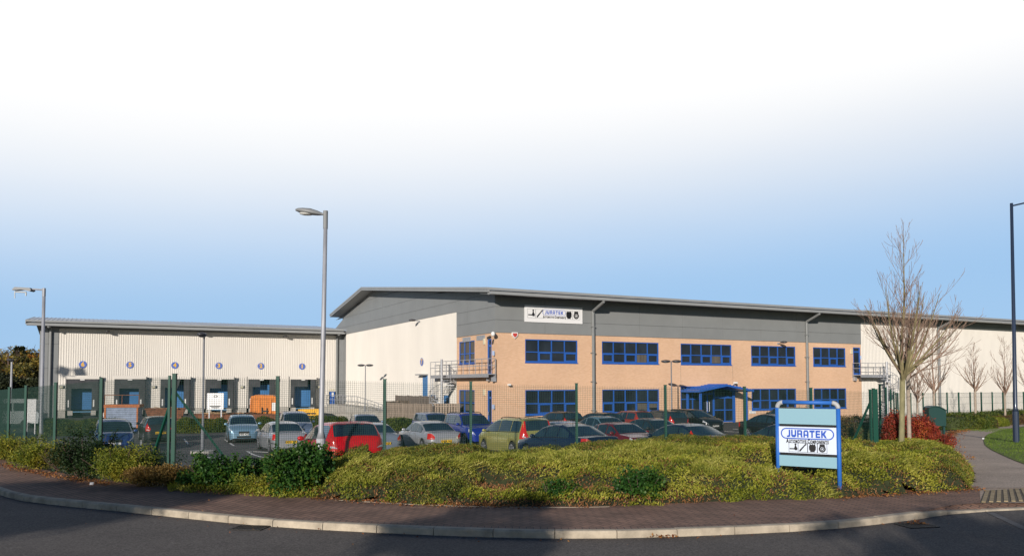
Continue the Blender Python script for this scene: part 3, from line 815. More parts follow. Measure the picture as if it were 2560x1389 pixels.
mb = MB(); panels(mb, [XL, XL + (XWL - XL) * .45, XWL - .01], [0.05, 2.4, 4.9, 7.3, ZDT + .6], PDK); panels(mb, [XWL, -20, -10, -.62], [ZDT, ZDT + .6], PDK)
panels(mb, [-.61, -.0], [.05, 3, 6, ZDT + .6], PDK)
mb.build('grey_cladding', GREY, B)
ZRW = LF(65, 799, YJ - 1.3)[1]
mb = MB()
pl = []
cur = XL
for a, b in bays: MB().box(cur, a, YJ + .02, YJ + .25, 0, ZDP + .01).build('plinth', CONC, B); cur = b
MB().box(cur, 0, YJ + .02, YJ + .25, 0, ZDP + .01).build('plinth', CONC, B)
mb = MB(); mb.box(XL + .1, -.05, YJ + 1.6, YJ + 12, 0, ZRW - .3)
cur = XL + .1
for a, b in bays + [xdoor]: mb.box(cur, a - .02, YJ + .26, YJ + 1.6, 0, ZRW - .4); cur = b + .02
mb.box(cur, -.05, YJ + .26, YJ + 1.6, 0, ZRW - .4)
for a, b in bays: mb.box(a - .02, b + .02, YJ + .26, YJ + 1.6, bz1, ZRW - .41)
mb.build('inner_shell', INNER, B)
# roof of the wing, ribbed
mb = MB(); xa = LF(65, 800, YJ - 1.3)[0]
prw = [(YJ - 1.3, ZRW), (YJ + 10.5, ZRW + 1.15), (YJ + 22, ZRW)]
mb.extrude([(xa, y, z) for y, z in prw] + [(xa, y, z - .15) for y, z in prw[::-1]], (-xa - .06, 0, 0))
x = xa + .1
while x < -.3:
    mb.bar((x, prw[0][0], prw[0][1] + .02), (x, prw[1][0], prw[1][1] + .02), .08, .05); x += .4
mb.build('wing_roof', ROOFM, B)
mb = MB(); y = YJ - 1.3
mb.box(xa, -.3, y - .03, y + .1, ZRW - .16, ZRW + .03); mb.box(xa + .05, -.3, y - .3, y - .03, ZRW - .52, ZRW - .32); mb.box(xa + .05, -.3, y - .029, y + .2, ZRW - .52, ZRW - .47); mb.box(xa + .05, -.3, y + .201, y + .25, ZRW - .52, ZRW - .16)
mb.extrude([(xa - .05, yy, zz_ + .03) for yy, zz_ in prw[:2]] + [(xa - .05, yy, zz_ - .4) for yy, zz_ in prw[1::-1]], (.05, 0, 0))
mb.build('gutter', TRIM, B)
mb = MB(); mb.extrude([(xa + .1, y, ZRW - .42), (xa + .1, YJ - .02, ZRW - .30), (xa + .1, YJ - .02, ZRW - .33), (xa + .1, y, ZRW - .45)], (-xa - .4, 0, 0)); mb.build('soffit', GREY, B)
for px in (121, 838):
    x = LD(px, 900)[0]; mb = MB()
    mb.tube([(x, y - .16, ZRW - .45), (x, y - .16, ZRW - .6), (x + .15, YJ - .2, ZDT + .1), (x + .15, YJ - .18, .1)], .12, 10); mb.build('downpipe', PIPE, B)
# dock bays
for k, ((a, b), cxk) in enumerate(zip(bays, cxs)):
    fy = YJ - .62
    mb = MB()                                       # shelter sides and head frame
    mb.box(a, a + .06, fy, YJ + .02, bz0, bz1); mb.box(b - .06, b, fy, YJ + .02, bz0, bz1); mb.box(a + .06, b - .06, fy, YJ + .02, bz1 - .06, bz1)
    sh = mb.build('dock_shelter', RUBBER, B)
    mb = MB(); mb.box(a - .05, b + .05, fy - .04, fy, bz1 - .30, bz1 + .06); mb.box(a - .04, a + .04, fy - .03, fy - .005, bz0, bz1 - .3); mb.build('head_strip', WHITE, sh)
    mb = MB(); mb.box(a + .045, a + .5, fy + .01, fy + .05, bz0, bz1 - .3); mb.build('side_curtain', CURT, sh)
    mb = MB(); mb.box(b - .6, b - .02, fy + .012, fy + .052, bz0, bz1 - .3); mb.build('side_curtain', CURT, sh)
    mb = MB(); z1c = bz1 - .3; z0c = z1c - (.95 if k not in (4, 5) else .82)
    if k in (1, 0): mb.box(a + .5, b - .6, fy + .014, fy + .054, z0c, z1c)
    elif k == 3: mb.box(a + .5, b - 1.3, fy + .014, fy + .054, z0c, z1c)
    elif k == 2: mb.extrude([(a + .5, fy + .014, z0c + .1), (b - 1.2, fy + .014, z0c), (b - .9, fy + .014, z1c), (a + .5, fy + .014, z1c)], (0, .04, 0))
    elif k == 4: mb.box(a + .5, a + 1.3, fy + .014, fy + .054, z0c, z1c)
    else: mb.box(a + .5, b - .95, fy + .014, fy + .054, z0c, z1c)
    mb.build('top_curtain', CURT, sh)
    mb = MB(); mb.box(a + .25, b - .35, YJ + .42, YJ + .46, .78, 3.25); mb.build('dock_door', DOORB, sh)
    mb = MB(); mb.box(a + .06, b - .06, YJ + .47, YJ + .55, 0, bz1); mb.box(a + .06, b - .06, YJ + .27, YJ + .46, .0, .70); mb.build('bay_lining', INNER, sh)
    for x in (a + .27, b - .42):
        mb = MB(); mb.box(x - .06, x + .06, fy - .03, fy + .009, bz0 + .35, bz0 + 1.05); mb.build('guide_marker', WPLAS, sh)
    MB().box(a + .2, a + .65, fy - .1, YJ + .02, .25, .70).build('bumper_block', CONC, sh); MB().box(b - .65, b - .2, fy - .1, YJ + .02, .25, .70).build('bumper_block', CONC, sh)
    mb = MB(); mb.box(a + .66, b - .66, fy - .08, fy + .05, .55, .64); mb.build('leveller_lip', mat('leveller_blue', (.12, .28, .45), .5), sh)
    mb = MB(); mb.box(cxk - .2, cxk + .2, fy - .07, fy - .02, bz1 - .42, bz1 - .32); mb.build('dock_light', WPLAS, sh)
mb = MB(); mb.box(xdoor[0] + .1, xdoor[1] - .05, YJ + .1, YJ + .15, zdoor[0], zdoor[1]); dd = mb.build('door', BLUE, B)
mb = MB(); mb.box(xdoor[0] + .35, xdoor[0] + .6, YJ + .08, YJ + .099, 1.9, 2.35); mb.build('notice', WPLAS, dd)
mb = MB(); mb.box(xdoor[0], xdoor[1], YJ + .16, YJ + .2, 0, zdoor[1]); mb.build('door_backing', INNER, dd)

# ---- signs and fittings on the walls (things of their own)
SBLUE = mat('sign_blue', (0.10, 0.17, 0.50), 0.4); SYEL = mat('sign_yellow', (0.80, 0.47, 0.04), 0.4)
def disc(n, x, y, z, wall, extra):
    M = placed(x, y, z) if wall == 'F' else placed(x, y, z, -R(90))
    e = empty('number_sign', 'round blue sign with the yellow number %d %s' % (n, extra), 'sign', mw=M, group='round blue dock number signs')
    mb = MB(); mb.tube([(0, -.06, 0), (0, -.045, 0)], .355, 28); mb.build('disc', SBLUE, e)
    textobj('numeral', str(n), .60, SYEL, e, Matrix.Translation((0, -.063, 0)) @ UPR, offset=.026)
words_ = {6: 'over the leftmost dock', 5: 'over the dock behind the blue skip', 4: 'over the dock behind the corner post', 3: 'over the dock behind the notice board', 2: 'over the dock behind the orange container', 1: 'over the dock nearest the hall'}
for n, x in zip((6, 5, 4, 3, 2, 1), cxs): disc(n, x, YJ, zc, 'F', words_[n])
y7, z7 = LG(1055.5, 904); disc(7, 0, y7, z7, 'G', 'high on the white side wall')
DARKM = mat('dark_fitting', (0.05, 0.05, 0.055), 0.4)
def flood(px, py, wall, lab):
    if wall == 'D': x, z = LD(px, py); M = placed(x, YJ, z)
    elif wall == 'G': y, z = LG(px, py); M = placed(0, y, z, -R(90))
    else: x, z = LF(px, py); M = placed(x, 0, z)
    e = empty('wall_floodlight', lab, 'floodlight', mw=M, group='floodlights on the building walls')
    mb = MB(); mb.box(-.08, .08, -.12, 0, -.06, .06); mb.bar((0, -.1, 0), (0, -.45, .08), .06); mb.build('bracket', STEEL, e)
    mb = MB(); mb.ellip((0, -.72, .08), (.26, .34, .10), 14, 6); mb.build('housing', DARKM, e, smooth=True)
for a in ((268, 831, 'D', 'dark floodlight high on the white wall between docks six and five'), (506, 835, 'D', 'dark floodlight high on the white wall above the single lamp head'), (710, 842, 'D', 'dark floodlight high on the white wall near dock one'), (1050, 803, 'G', 'dark floodlight at the top of the white side wall'), (1944, 858, 'F', 'dark floodlight above the upper window right of the entrance')): flood(*a)
for px, lab in ((153, 'left of dock six'), (384, 'between docks five and four'), (604, 'between docks three and two'), (797, 'right of dock one')):
    x, z = LD(px, 966); e = empty('bulkhead_light', 'small wall light ' + lab, 'wall light', mw=placed(x, YJ, z), group='small lights beside the docks')
    mb = MB(); mb.box(-.2, .2, -.2, -.04, -.12, .14); mb.build('case', STEEL, e); mb = MB(); mb.box(-.13, .13, -.25, -.2, -.12, .08); mb.build('lens', CREAM, e)
for (x, z), M, lab in ((LF(2128, 878), None, 'upper door at the right end of the brick front'), (LG(1212, 853), 'G', 'upper side door near the brick corner'), (LG(1212, 980), 'G', 'lower side door near the brick corner')):
    mw = placed(0, x, z, -R(90)) if M else placed(x, 0, z)
    o = MB().box(-.10, .10, -.10, 0, -.22, .22).build('emergency_light', CREAM); o.matrix_world = mw
    tag(o, 'cream emergency light beside the ' + lab, 'wall light', 'cream emergency lights')
e = empty('security_camera', 'white dome camera on the brick corner under the grey cladding', 'camera', mw=placed(-.1, -.1, ZB - .05, -R(45)))
mb = MB(); mb.bar((0, 0, 0), (0, -.45, 0), .08); mb.build('bracket', WPLAS, e)
mb = MB(); mb.ellip((0, -.42, -.08), (.16, .16, .18), 14, 8); mb.build('dome', WPLAS, e, smooth=True)
mb = MB(); mb.tube([(-.25, -.35, -.3), (-.3, -.65, -.38)], .11, 10); mb.build('lens_barrel', DARKM, e)
x, z = LF(1831, 958); e = empty('security_camera', 'small white camera on the brick wall above the canopy', 'camera', mw=placed(x, 0, z))
mb = MB(); mb.bar((0, 0, -.1), (0, -.3, 0), .05); mb.build('bracket', WPLAS, e); mb = MB(); mb.box(-.08, .08, -.55, -.2, .0, .14); mb.build('case', WPLAS, e)
x, z = LF(1269, 961); e = empty('security_camera', 'tiny white camera low on the brick wall beside the corner', 'camera', mw=placed(x, 0, z))
mb = MB(); mb.bar((0, 0, 0), (0, -.2, 0), .05); mb.build('bracket', WPLAS, e); mb = MB(); mb.box(-.1, .1, -.35, -.2, -.06, .07); mb.build('case', WPLAS, e)
x, z = LF(1286, 837); e = empty('alarm_box', 'red and white alarm box on the brick under the grey cladding', 'alarm', mw=placed(x, 0, z))
mb = MB(); mb.extrude([(-.24, -.1, .2), (.24, -.1, .2), (.24, -.1, -.05), (0, -.1, -.26), (-.24, -.1, -.05)], (0, .1, 0)); mb.build('case', WPLAS, e)
mb = MB(); mb.extrude([(-.17, -.112, .13), (.17, -.112, .13), (.17, -.112, -.03), (0, -.112, -.18), (-.17, -.112, -.03)], (0, .01, 0)); mb.build('cover', mat('alarm_red', (.55, .06, .05), .4), e)
for (x, z), g_, lab in ((LF(1233, 882), 1, 'beside the upper corner door'), (LF(1233, 1016), 1, 'beside the lower corner door'), (LF(2151.5, 893), 1, 'at the right end of the brick front')):
    o = MB().box(-.09, .09, -.03, 0, -.16, .16).build('door_sign', mat('sign_pale_blue', (.45, .55, .75), .5)); o.matrix_world = placed(x, 0, z)
    tag(o, 'small blue and white plate on the brick ' + lab, 'sign', 'small door plates')
x, z = LF(1881, 1029); o = MB().box(-.35, .35, -.03, 0, -.14, .14).build('wall_plate', WPLAS); o.matrix_world = placed(x, 0, z); tag(o, 'small white plate on the brick right of the entrance', 'sign')
x, z = LD(829, 974); o = MB().box(-.3, .3, -.05, -.036, -.06, .06).build('door_sign', CREAM); o.matrix_world = placed(x, YJ, z); tag(o, 'tiny yellowish sign over the blue door right of dock one', 'sign')

# ---- company lettering and emblems, shared by both signs
LOGO = mat('logo_blue', (0.03, 0.10, 0.50), 0.4); INK = mat('print_black', (0.012, 0.012, 0.014), 0.5); SIGNW = mat('sign_white', (0.66, 0.74, 0.86), 0.35)
SIGNW2 = mat('banner_white', (0.80, 0.80, 0.80), 0.5)
def letters(word, h, y=0.0, sp=0.16, th=0.24):
    """heavy block capitals with rounded shoulders, built from polygons; width of each about 0.8 h"""
    mb = MB(); x = 0.0; w = .74
    def rect(a, b, c, d): mb.extrude([((x + a) * h, y, c * h), ((x + b) * h, y, c * h), ((x + b) * h, y, d * h), ((x + a) * h, y, d * h)], (0, .003, 0))
    def poly(pts): mb.extrude([((x + a) * h, y, b * h) for a, b in pts], (0, .003, 0))
    for ch in word:
        t = th * .92; adv = w
        if ch == 'J': poly([(.25, 1), (.25 + t, 1), (.25 + t, .3), (.45, .08), (.3, 0), (-.02, 0), (-.02, .2), (.16, .22), (.25, .32)]); adv = .25 + t
        elif ch == 'U': poly([(0, 1), (t, 1), (t, .32), (w - t, .32), (w - t, 1), (w, 1), (w, .2), (w - .18, 0), (.18, 0), (0, .2)])
        elif ch == 'R': rect(0, t, 0, 1); poly([(t, .80), (t, 1), (w - .14, 1), (w, .86), (w, .80)]); rect(w - t, w, .56, .80); rect(t, w, .38, .56); poly([(w - t - .04, .38), (w - .04, .38), (w + .06, 0), (w - t + .04, 0)]); adv = w + .04
        elif ch == 'A': rect(0, t, 0, .78); rect(w - t, w, 0, .78); poly([(0, .78), (.16, 1), (w - .16, 1), (w, .78)]); rect(t, w - t, .26, .44)
        elif ch == 'T': poly([(0, 1), (w, 1), (w, .74), (w / 2 + t / 2, .74), (w / 2 + t / 2, 0), (w / 2 - t / 2, 0), (w / 2 - t / 2, .74), (0, .74)])
        elif ch == 'E': poly([(0, 0), (0, 1), (w * .88, 1), (w * .88, .77), (t, .77), (t, .61), (w * .82, .61), (w * .82, .40), (t, .40), (t, .23), (w * .88, .23), (w * .88, 0)]); adv = w * .88
        elif ch == 'K': poly([(0, 0), (0, 1), (t, 1), (t, .62), (w - t + .02, 1), (w + .04, 1), (w * .66, .52), (w + .06, 0), (w - t + .02, 0), (t, .42), (t, 0)])
        x += adv + sp
    wd = (x - sp) * h
    mb.v = [(a - wd / 2, b, c - h / 2) for a, b, c in mb.v]
    return mb
def ringmb(outer, inner, y):
    mb = MB(); n = len(outer)
    for k in range(n):
        a, b, c, d = outer[k], outer[(k + 1) % n], inner[(k + 1) % n], inner[k]
        mb.extrude([(p[0], y, p[1]) for p in (a, b, c, d)], (0, .003, 0))
    return mb
def pill(w, h, n=10):
    r = h / 2; out = []
    for k in range(n + 1): t = -math.pi / 2 + math.pi * k / n; out.append((w / 2 - r + r * math.cos(t), r * math.sin(t)))
    for k in range(n + 1): t = math.pi / 2 + math.pi * k / n; out.append((-w / 2 + r + r * math.cos(t), r * math.sin(t)))
    return out
def icons(y, s):
    """four product silhouettes in s-sized boxes, each centred on the origin: ball joint, damper, brake pad, disc with caliper"""
    A = MB(); A.extrude([(-.42, y, -.22), (.1, y, -.22), (.14, y, -.30), (.38, y, -.30), (.42, y, -.1), (.30, y, .1), (.26, y, .26), (.34, y, .34), (.28, y, .42), (.16, y, .42), (.10, y, .34), (.16, y, .22), (.10, y, 0), (.04, y, -.10), (-.42, y, -.10)], (0, .003, 0))
    D = MB(); D.extrude([(-.40, y, -.34), (-.30, y, -.44), (-.20, y, -.34), (.22, y, .18), (.36, y, .28), (.42, y, .40), (.32, y, .44), (.22, y, .36), (.14, y, .26), (-.28, y, -.18)], (0, .003, 0))
    Pd = MB(); Pd.extrude([(-.36, y, .14), (-.28, y, .34), (-.30, y, .42), (-.20, y, .42), (-.18, y, .36), (-.04, y, .36), (-.04, y, .42), (.05, y, .42), (.05, y, .36), (.18, y, .36), (.20, y, .42), (.30, y, .42), (.28, y, .34), (.36, y, .14), (.34, y, -.2), (.22, y, -.32), (.24, y, -.42), (-.24, y, -.42), (-.22, y, -.32), (-.34, y, -.2)], (0, .003, 0))
    K = MB(); n = 24
    c0 = [(.0 + .36 * math.cos(2 * math.pi * k / n), -.06 + .36 * math.sin(2 * math.pi * k / n)) for k in range(n)]
    c1 = [(.20 * math.cos(2 * math.pi * k / n), -.06 + .20 * math.sin(2 * math.pi * k / n)) for k in range(n)]
    c2 = [(.16 * math.cos(2 * math.pi * k / n), -.06 + .16 * math.sin(2 * math.pi * k / n)) for k in range(n)]
    c3 = [(.08 * math.cos(2 * math.pi * k / n), -.06 + .08 * math.sin(2 * math.pi * k / n)) for k in range(n)]
    for o_, i_ in ((c0, c1), (c2, c3)):
        q = ringmb(o_, i_, y); off = len(K.v); K.v += q.v; K.f += [tuple(a + off for a in f) for f in q.f]; K.mi += q.mi
    K.extrude([(-.3, y - .001, .2), (-.24, y - .001, .42), (.24, y - .001, .42), (.3, y - .001, .2), (.12, y - .001, .26), (-.12, y - .001, .26)], (0, .003, 0))
    out = []
    for q in (A, D, Pd, K): q.v = [(a * s, b, c * s) for a, b, c in q.v]; out.append(q)
    fr = ringmb([(-.5 * s, -.5 * s), (.5 * s, -.5 * s), (.5 * s, .5 * s), (-.5 * s, .5 * s)], [(-.47 * s, -.47 * s), (.47 * s, -.47 * s), (.47 * s, .47 * s), (-.47 * s, .47 * s)], y)
    return out, fr
def shifted(q, dx, dz):
    r = MB(); r.v = [(a + dx, b, c + dz) for a, b, c in q.v]; r.f = list(q.f); r.mi = list(q.mi); return r
def smallcaps(text, par, cx, cz, h, width, y):
    """small capitals: first letter of each word taller"""
    e = []
    x = 0; parts = []
    for wd in text.split(' '):
        for i, ch in enumerate(wd):
            s = h * (1.25 if i == 0 else 1.0); me = textmesh(ch, s * 1.42, s * .075, 0.0015, 'LEFT'); xs_ = [v.co.x for v in me.vertices]
            parts.append((me, x - min(xs_), s)); x += (max(xs_) - min(xs_)) + h * .16
        x += h * .45
    x -= h * .61; k = width / x
    mb = MB()
    for me, dx, s in parts:
        i = len(mb.v); lo = min(v.co.y for v in me.vertices)
        mb.v += [(cx - width / 2 + (v.co.x + dx) * k, y - v.co.z, cz - h / 2 + (v.co.y - lo)) for v in me.vertices]
        for p in me.polygons: mb.f.append(tuple(i + q for q in p.vertices)); mb.mi.append(0)
        bpy.data.meshes.remove(me)
    return mb.build('lettering', INK, par)
# banner sign on the grey cladding
sa, sb_ = LF(1310, 785)[0], LF(1454, 785)[0]; zt_, zb2 = LF(1310, 762)[1], LF(1310, 804)[1]
sw, shh = sb_ - sa, zt_ - zb2
e = empty('company_banner', 'white JURATEK Automotive Components banner on the grey cladding above the brick', 'sign', mw=placed((sa + sb_) / 2, -.09, (zt_ + zb2) / 2))
MB().box(-sw / 2, sw / 2, -.03, .03, -shh / 2, shh / 2).build('panel', SIGNW2, e)
q = letters('JURATEK', .27, -.035, sp=.18); wq = max(v[0] for v in q.v) * 2; q.v = [(a * 1.62 / wq, b, c + .15) for a, b, c in q.v]; q.build('lettering', LOGO, e)
o_ = pill(2.05, .44); i_ = pill(2.0, .39); q = ringmb(o_, i_, -.034); shifted(q, 0, .15).build('outline', LOGO, e)
smallcaps('AUTOMOTIVE COMPONENTS', e, 0.03, -.22, .14, 2.0, -.035)
ic, fr = icons(-.036, .68)
for q, dx in zip(ic, (-1.95, -1.25, 1.3, 1.95)): shifted(q, dx, .02).build('emblem', INK, e); shifted(fr, dx, .02).build('emblem_frame', TRIM, e)
# ================================================================== MONUMENT SIGN
MBLUE = mat('sign_post_blue', (0.03, 0.15, 0.52), 0.5, spec=.3); PALE = mat('pale_blue_panel', (0.25, 0.44, 0.53), 0.45)
SGRY = mat('cast_bend', (0.40, 0.41, 0.42), 0.55, var=0.1, vscale=10)
dR, dL = 15.6, 16.3
pR = at_depth(2099.5, 1222, dR); pL = at_depth(1945.5, 1160, dL); pR.z = pL.z = 0
ax = (pR - pL).normalized(); wS = (pR - pL).length
MS = Matrix(((ax.x, -ax.y, 0, pL.x), (ax.y, ax.x, 0, pL.y), (0, 0, 1, 0), (0, 0, 0, 1)))
zz_ = lambda px, py, d: at_depth(px, py, d).z
ztop = zz_(2098, 1018, dR)
e = empty('monument_sign', 'blue tubular framed JURATEK Automotive Components sign standing in the planting', 'sign', mw=MS)
rp = .042
for x in (0, wS):
    mb = MB(); mb.tube([(x, 0, -.1), (x, 0, ztop - .02)], rp, 20, cap=True); mb.build('post', MBLUE, e, smooth=True)
for sx_, x in ((1, 0), (-1, wS)):
    arc = [(x + sx_ * .11 * (1 - math.cos(t)), 0, ztop - .02 + .11 * math.sin(t)) for t in np.linspace(0, math.pi / 2, 8)]
    mb = MB(); mb.tube(arc, rp * 1.06, 20); mb.build('corner_bend', SGRY, e, smooth=True)
mb = MB(); mb.tube([(.11, 0, ztop + .09), (wS - .11, 0, ztop + .09)], rp * .9, 20); mb.build('top_rail', MBLUE, e, smooth=True)
def zp(py): return zz_(2095, py, dR)
rows = ((1022, 1062), (1068.5, 1136), (1143, 1170.5))
px0, px1 = rp - .006, wS - rp + .006
for k, (a, b) in enumerate(rows):
    z1, z0 = zp(a), zp(b)
    mb = MB(); mb.box(px0, px1, -.035, .03, z0, z1)
    pn = mb.build('panel', SIGNW if k == 1 else PALE, e)
    if k == 1:
        cxp = (px0 + px1) / 2; cz_ = (z0 + z1) / 2; H_ = z1 - z0; W_ = px1 - px0
        q = letters('JURATEK', .145, -.040, sp=.14); wq = max(v[0] for v in q.v) * 2; q.v = [(a_ * (W_ * .70 / wq) + cxp - .01, b_, c_ + z1 - H_ * .26) for a_, b_, c_ in q.v]; q.build('lettering', LOGO, e)
        q = ringmb(pill(W_ * .93, H_ * .42), pill(W_ * .93 - .044, H_ * .42 - .044), -.039); shifted(q, cxp, z1 - H_ * .26).build('outline', LOGO, e)
        smallcaps('AUTOMOTIVE COMPONENTS', e, cxp, z1 - H_ * .565, .062, W_ * .74, -.039)
        ic, fr = icons(-.040, .185)
        for q, dx in zip(ic, (-.265, -.085, .10, .285)): shifted(q, cxp + dx * W_ / 1.1, z0 + H_ * .215).build('emblem', INK, e); shifted(fr, cxp + dx * W_ / 1.1, z0 + H_ * .215).build('emblem_frame', INK, e)
mb = MB(); mb.box(px0, px1, .03, .07, zp(1143) + .005, zp(1136) - .005); mb.box(px0, px1, .03, .07, zp(1068) + .005, zp(1062) - .005); mb.build('rear_rail', INK, e)

# ================================================================== LAMP POSTS
GALV = mat('lamp_column_grey', (0.34, 0.35, 0.38), 0.5, metal=0.15, var=0.15, vscale=8, stretch=(1, 1, .3))
LHEAD = mat('lamp_head_grey', (0.22, 0.23, 0.235), 0.5); LGL = mat('lamp_bowl', (0.55, 0.55, 0.52), 0.15)
PEEL = mat('peeling_paint', (0.40, 0.41, 0.44), 0.6, var=0.55, vscale=9)
NAVY = mat('navy_column', (0.025, 0.040, 0.075), 0.4, metal=0.1, coat=0.2)
b = at_depth(806, 1200, 18.6); zt = at_depth(815, 527, 18.6).z
e = empty('lamp_post', 'tall grey lamp post with peeling base in the shrubs beside the red car', 'lamp post', loc=(b.x - .04, b.y, 0.0))
dx = at_depth(814, 530, 18.6).x - (b.x - .04)
mb = MB(); mb.tube([(0, 0, 0), (0, 0, .92)], .105, 14); mb.build('base', PEEL, e, smooth=False)
mb = MB(); mb.tube([(0, 0, .92), (0, 0, 1.08), (dx * .5, 0, zt * .5), (dx, 0, zt - .42)], [.105, .062, .055, .046], 14); mb.build('column', GALV, e, smooth=True)
mb = MB(); mb.tube([(dx, 0, zt - .42), (dx, 0, zt)], [.054, .056], 14); mb.build('bracket', LHEAD, e)
hd = MB()
sec = [(0, .03, .03), (.06, .055, .045), (.16, .10, .075), (.32, .135, .10), (.48, .13, .085), (.60, .10, .06), (.66, .04, .03)]
i0 = len(hd.v)
for (x, wy, hz) in sec:
    for j in range(12):
        t = 2 * math.pi * j / 12; hd.v.append((dx - .04 - x, wy * math.cos(t), zt - .09 + .16 * x + hz * math.sin(t) * (1 if math.sin(t) > 0 else .55)))
for k in range(len(sec) - 1):
    for j in range(12): hd.f.append((k * 12 + j, k * 12 + (j + 1) % 12, (k + 1) * 12 + (j + 1) % 12, (k + 1) * 12 + j)); hd.mi.append(0)
hd.f.append(tuple(range(12))); hd.mi.append(0); hd.f.append(tuple((len(sec) - 1) * 12 + j for j in range(12))); hd.mi.append(0)
ho = hd.build('lamp_head', LHEAD, e, smooth=True)
mb = MB(); mb.ellip((dx - .42, 0, zt - .055), (.20, .10, .055), 14, 6); mb.build('bowl', LGL, ho, smooth=True)
# left street lamp with a hanging broken cover
b = at_depth(101, 1150, 27.0); gz = t_park(27.0); zt = at_depth(110, 720, 27.0).z
e = empty('lamp_post', 'grey lamp post at the left with a broken cover hanging from its head', 'lamp post', loc=(b.x, b.y, gz))
h = zt - gz; dx = at_depth(110, 725, 27.0).x - b.x
mb = MB(); mb.tube([(0, 0, 0), (0, 0, 1.0)], .10, 12); mb.build('base', PEEL, e)
mb = MB(); mb.tube([(0, 0, 1.0), (0, 0, 1.12), (dx, 0, h)], [.10, .062, .05], 12); mb.build('column', GALV, e, smooth=True)
mb = MB(); mb.tube([(dx, 0, h - .06), (dx - .4, 0, h - .03)], .028, 8); mb.tube([(dx, 0, h - .28), (dx, 0, h)], .055, 12); mb.build('arm', GALV, e)
mb = MB(); mb.extrude([(dx - .36, -.13, h - .08), (dx - .42, -.13, h + .0), (dx - .92, -.13, h + .03), (dx - 1.0, -.13, h - .04), (dx - 1.0, -.13, h - .08), (dx - .7, -.13, h - .06), (dx - .42, -.13, h - .12)], (0, .26, 0)); ho = mb.build('lamp_head', LHEAD, e)
mb = MB(); mb.tube([(dx - .98, 0, h - .12), (dx - .6, 0, h - .14)], .022, 8); mb.bar((dx - .99, 0, h - .10), (dx - .98, 0, h - .34), .02); mb.bar((dx - .60, 0, h - .15), (dx - .61, 0, h - .26), .03); mb.build('broken_cover', LGL, ho)
# right tall dark column
b = hit(2541, 1106); zt = at_depth(2524, 508, b.y).z
e = empty('lamp_post', 'very tall navy blue lamp post standing on the grass beside the footpath', 'lamp post', loc=b)
h = zt - b.z; dx = at_depth(2529, 520, b.y).x - b.x
mb = MB(); mb.tube([(0, 0, 0), (0, 0, 1.35)], .125, 14); mb.build('base', NAVY, e)
mb = MB(); mb.tube([(0, 0, 1.35), (0, 0, 1.5), (dx, 0, h)], [.125, .085, .062], 14); mb.build('column', NAVY, e, smooth=True)
mb = MB(); mb.tube([(dx, 0, h - .12), (dx + 1.3, -.2, h + .16)], .035, 8); mb.build('arm', NAVY, e)
mb = MB(); mb.ellip((dx + 1.65, -.25, h + .2), (.42, .17, .1), 14, 6); mb.build('lamp_head', LHEAD, e, smooth=True)
# car park lamps
GALVD = mat('dull_grey_column', (0.17, 0.18, 0.20), 0.6, var=.15)
def cplamp(px, dep, py_top, heads, label, block=True, head_dir=0.0):
    gz = t_park(dep); p = at_depth(px, 1000, dep); h = at_depth(px, py_top, dep).z - gz
    e = empty('lamp_post', label, 'lamp post', loc=(p.x, p.y, gz), group='slim lamp posts with dark oval heads in the car park')
    if block: MB().tube([(0, 0, -.1), (0, 0, .14)], .55, 14).build('kerb_ring', CONC, e)
    mb = MB(); mb.tube([(0, 0, .1), (0, 0, 1.1)], .075, 12); mb.build('base', GALVD, e)
    mb = MB(); mb.tube([(0, 0, 1.1), (0, 0, 1.18), (0, 0, h)], [.075, .05, .04], 12); mb.build('column', GALVD, e, smooth=True)
    dr = Vector((math.cos(head_dir), math.sin(head_dir), 0))
    for s in heads:
        if s == 0: c = Vector((0, -.25, h + .02))
        else: c = dr * (.40 * s) + Vector((0, 0, h - .02))
        mb = MB(); mb.ellip((0, 0, 0), (.36, .21, .11), 16, 8); mb.xf(Matrix.Translation(c) @ Matrix.Rotation(head_dir if s else R(90), 4, 'Z')); hd_ = mb.build('lamp_head', DARKM, e, smooth=True)
        mb = MB(); mb.ellip((c.x, c.y, c.z - .07), (.2, .13, .06), 12, 6); mb.build('bowl', LGL, hd_, smooth=True)
cplamp(508, 37.6, 838, (0,), 'slim lamp post with one dark oval head on a round concrete base')
cplamp(913, 76, 912, (-1, 1), 'slim lamp post with two dark oval heads in front of the white side wall', block=False)
cplamp(1679, 59, 902, (-1, 1), 'slim lamp post with two dark oval heads in front of the brick office', block=False)
p = at_depth(28, 960, 62); e = empty('lamp_post', 'thin pale pole before the autumn trees at the far left', 'lamp post', loc=(p.x, p.y, -1.05))
MB().tube([(0, 0, 0), (0, 0, at_depth(28, 900, 62).z + 1.05)], [.1, .07], 10).build('column', GALV, e)
MB().ellip((.0, -.2, at_depth(28, 900, 62).z + 1.07), (.3, .2, .1), 12, 6).build('lamp_head', DARKM, e)
# twin floodlight mast just outside the frame on the left: its shadow falls on the loading wing
wp = LW(LD(180, 925)[0], YJ, LD(180, 925)[1]); Tm = 34.0
mp_ = Vector((wp.x, wp.y, wp.z)) - Vector((SUN_DIR.x, SUN_DIR.y, 0)) * Tm; hz = wp.z + Tm * math.tan(SUN_EL) + 1.05
e = empty('floodlight_mast', 'mast with twin square floodlights at the edge of the yard', 'mast', loc=(mp_.x, mp_.y, -1.05), rz=R(12))
MB().tube([(0, 0, 0), (0, 0, hz - .7)], .09, 10).build('column', GALV, e)
MB().bar((-.75, 0, hz - .7), (.75, 0, hz - .7), .1).build('crossbar', GALV, e)
for s in (-1, 1):
    mb = MB(); mb.box(-.4, .4, -.1, .1, -.42, .42); mb.xf(Matrix.Translation((s * .58, 0, hz - .15)) @ Matrix.Rotation(R(18) * -s, 4, 'Y')); mb.build('lamp_head', DARKM, e)

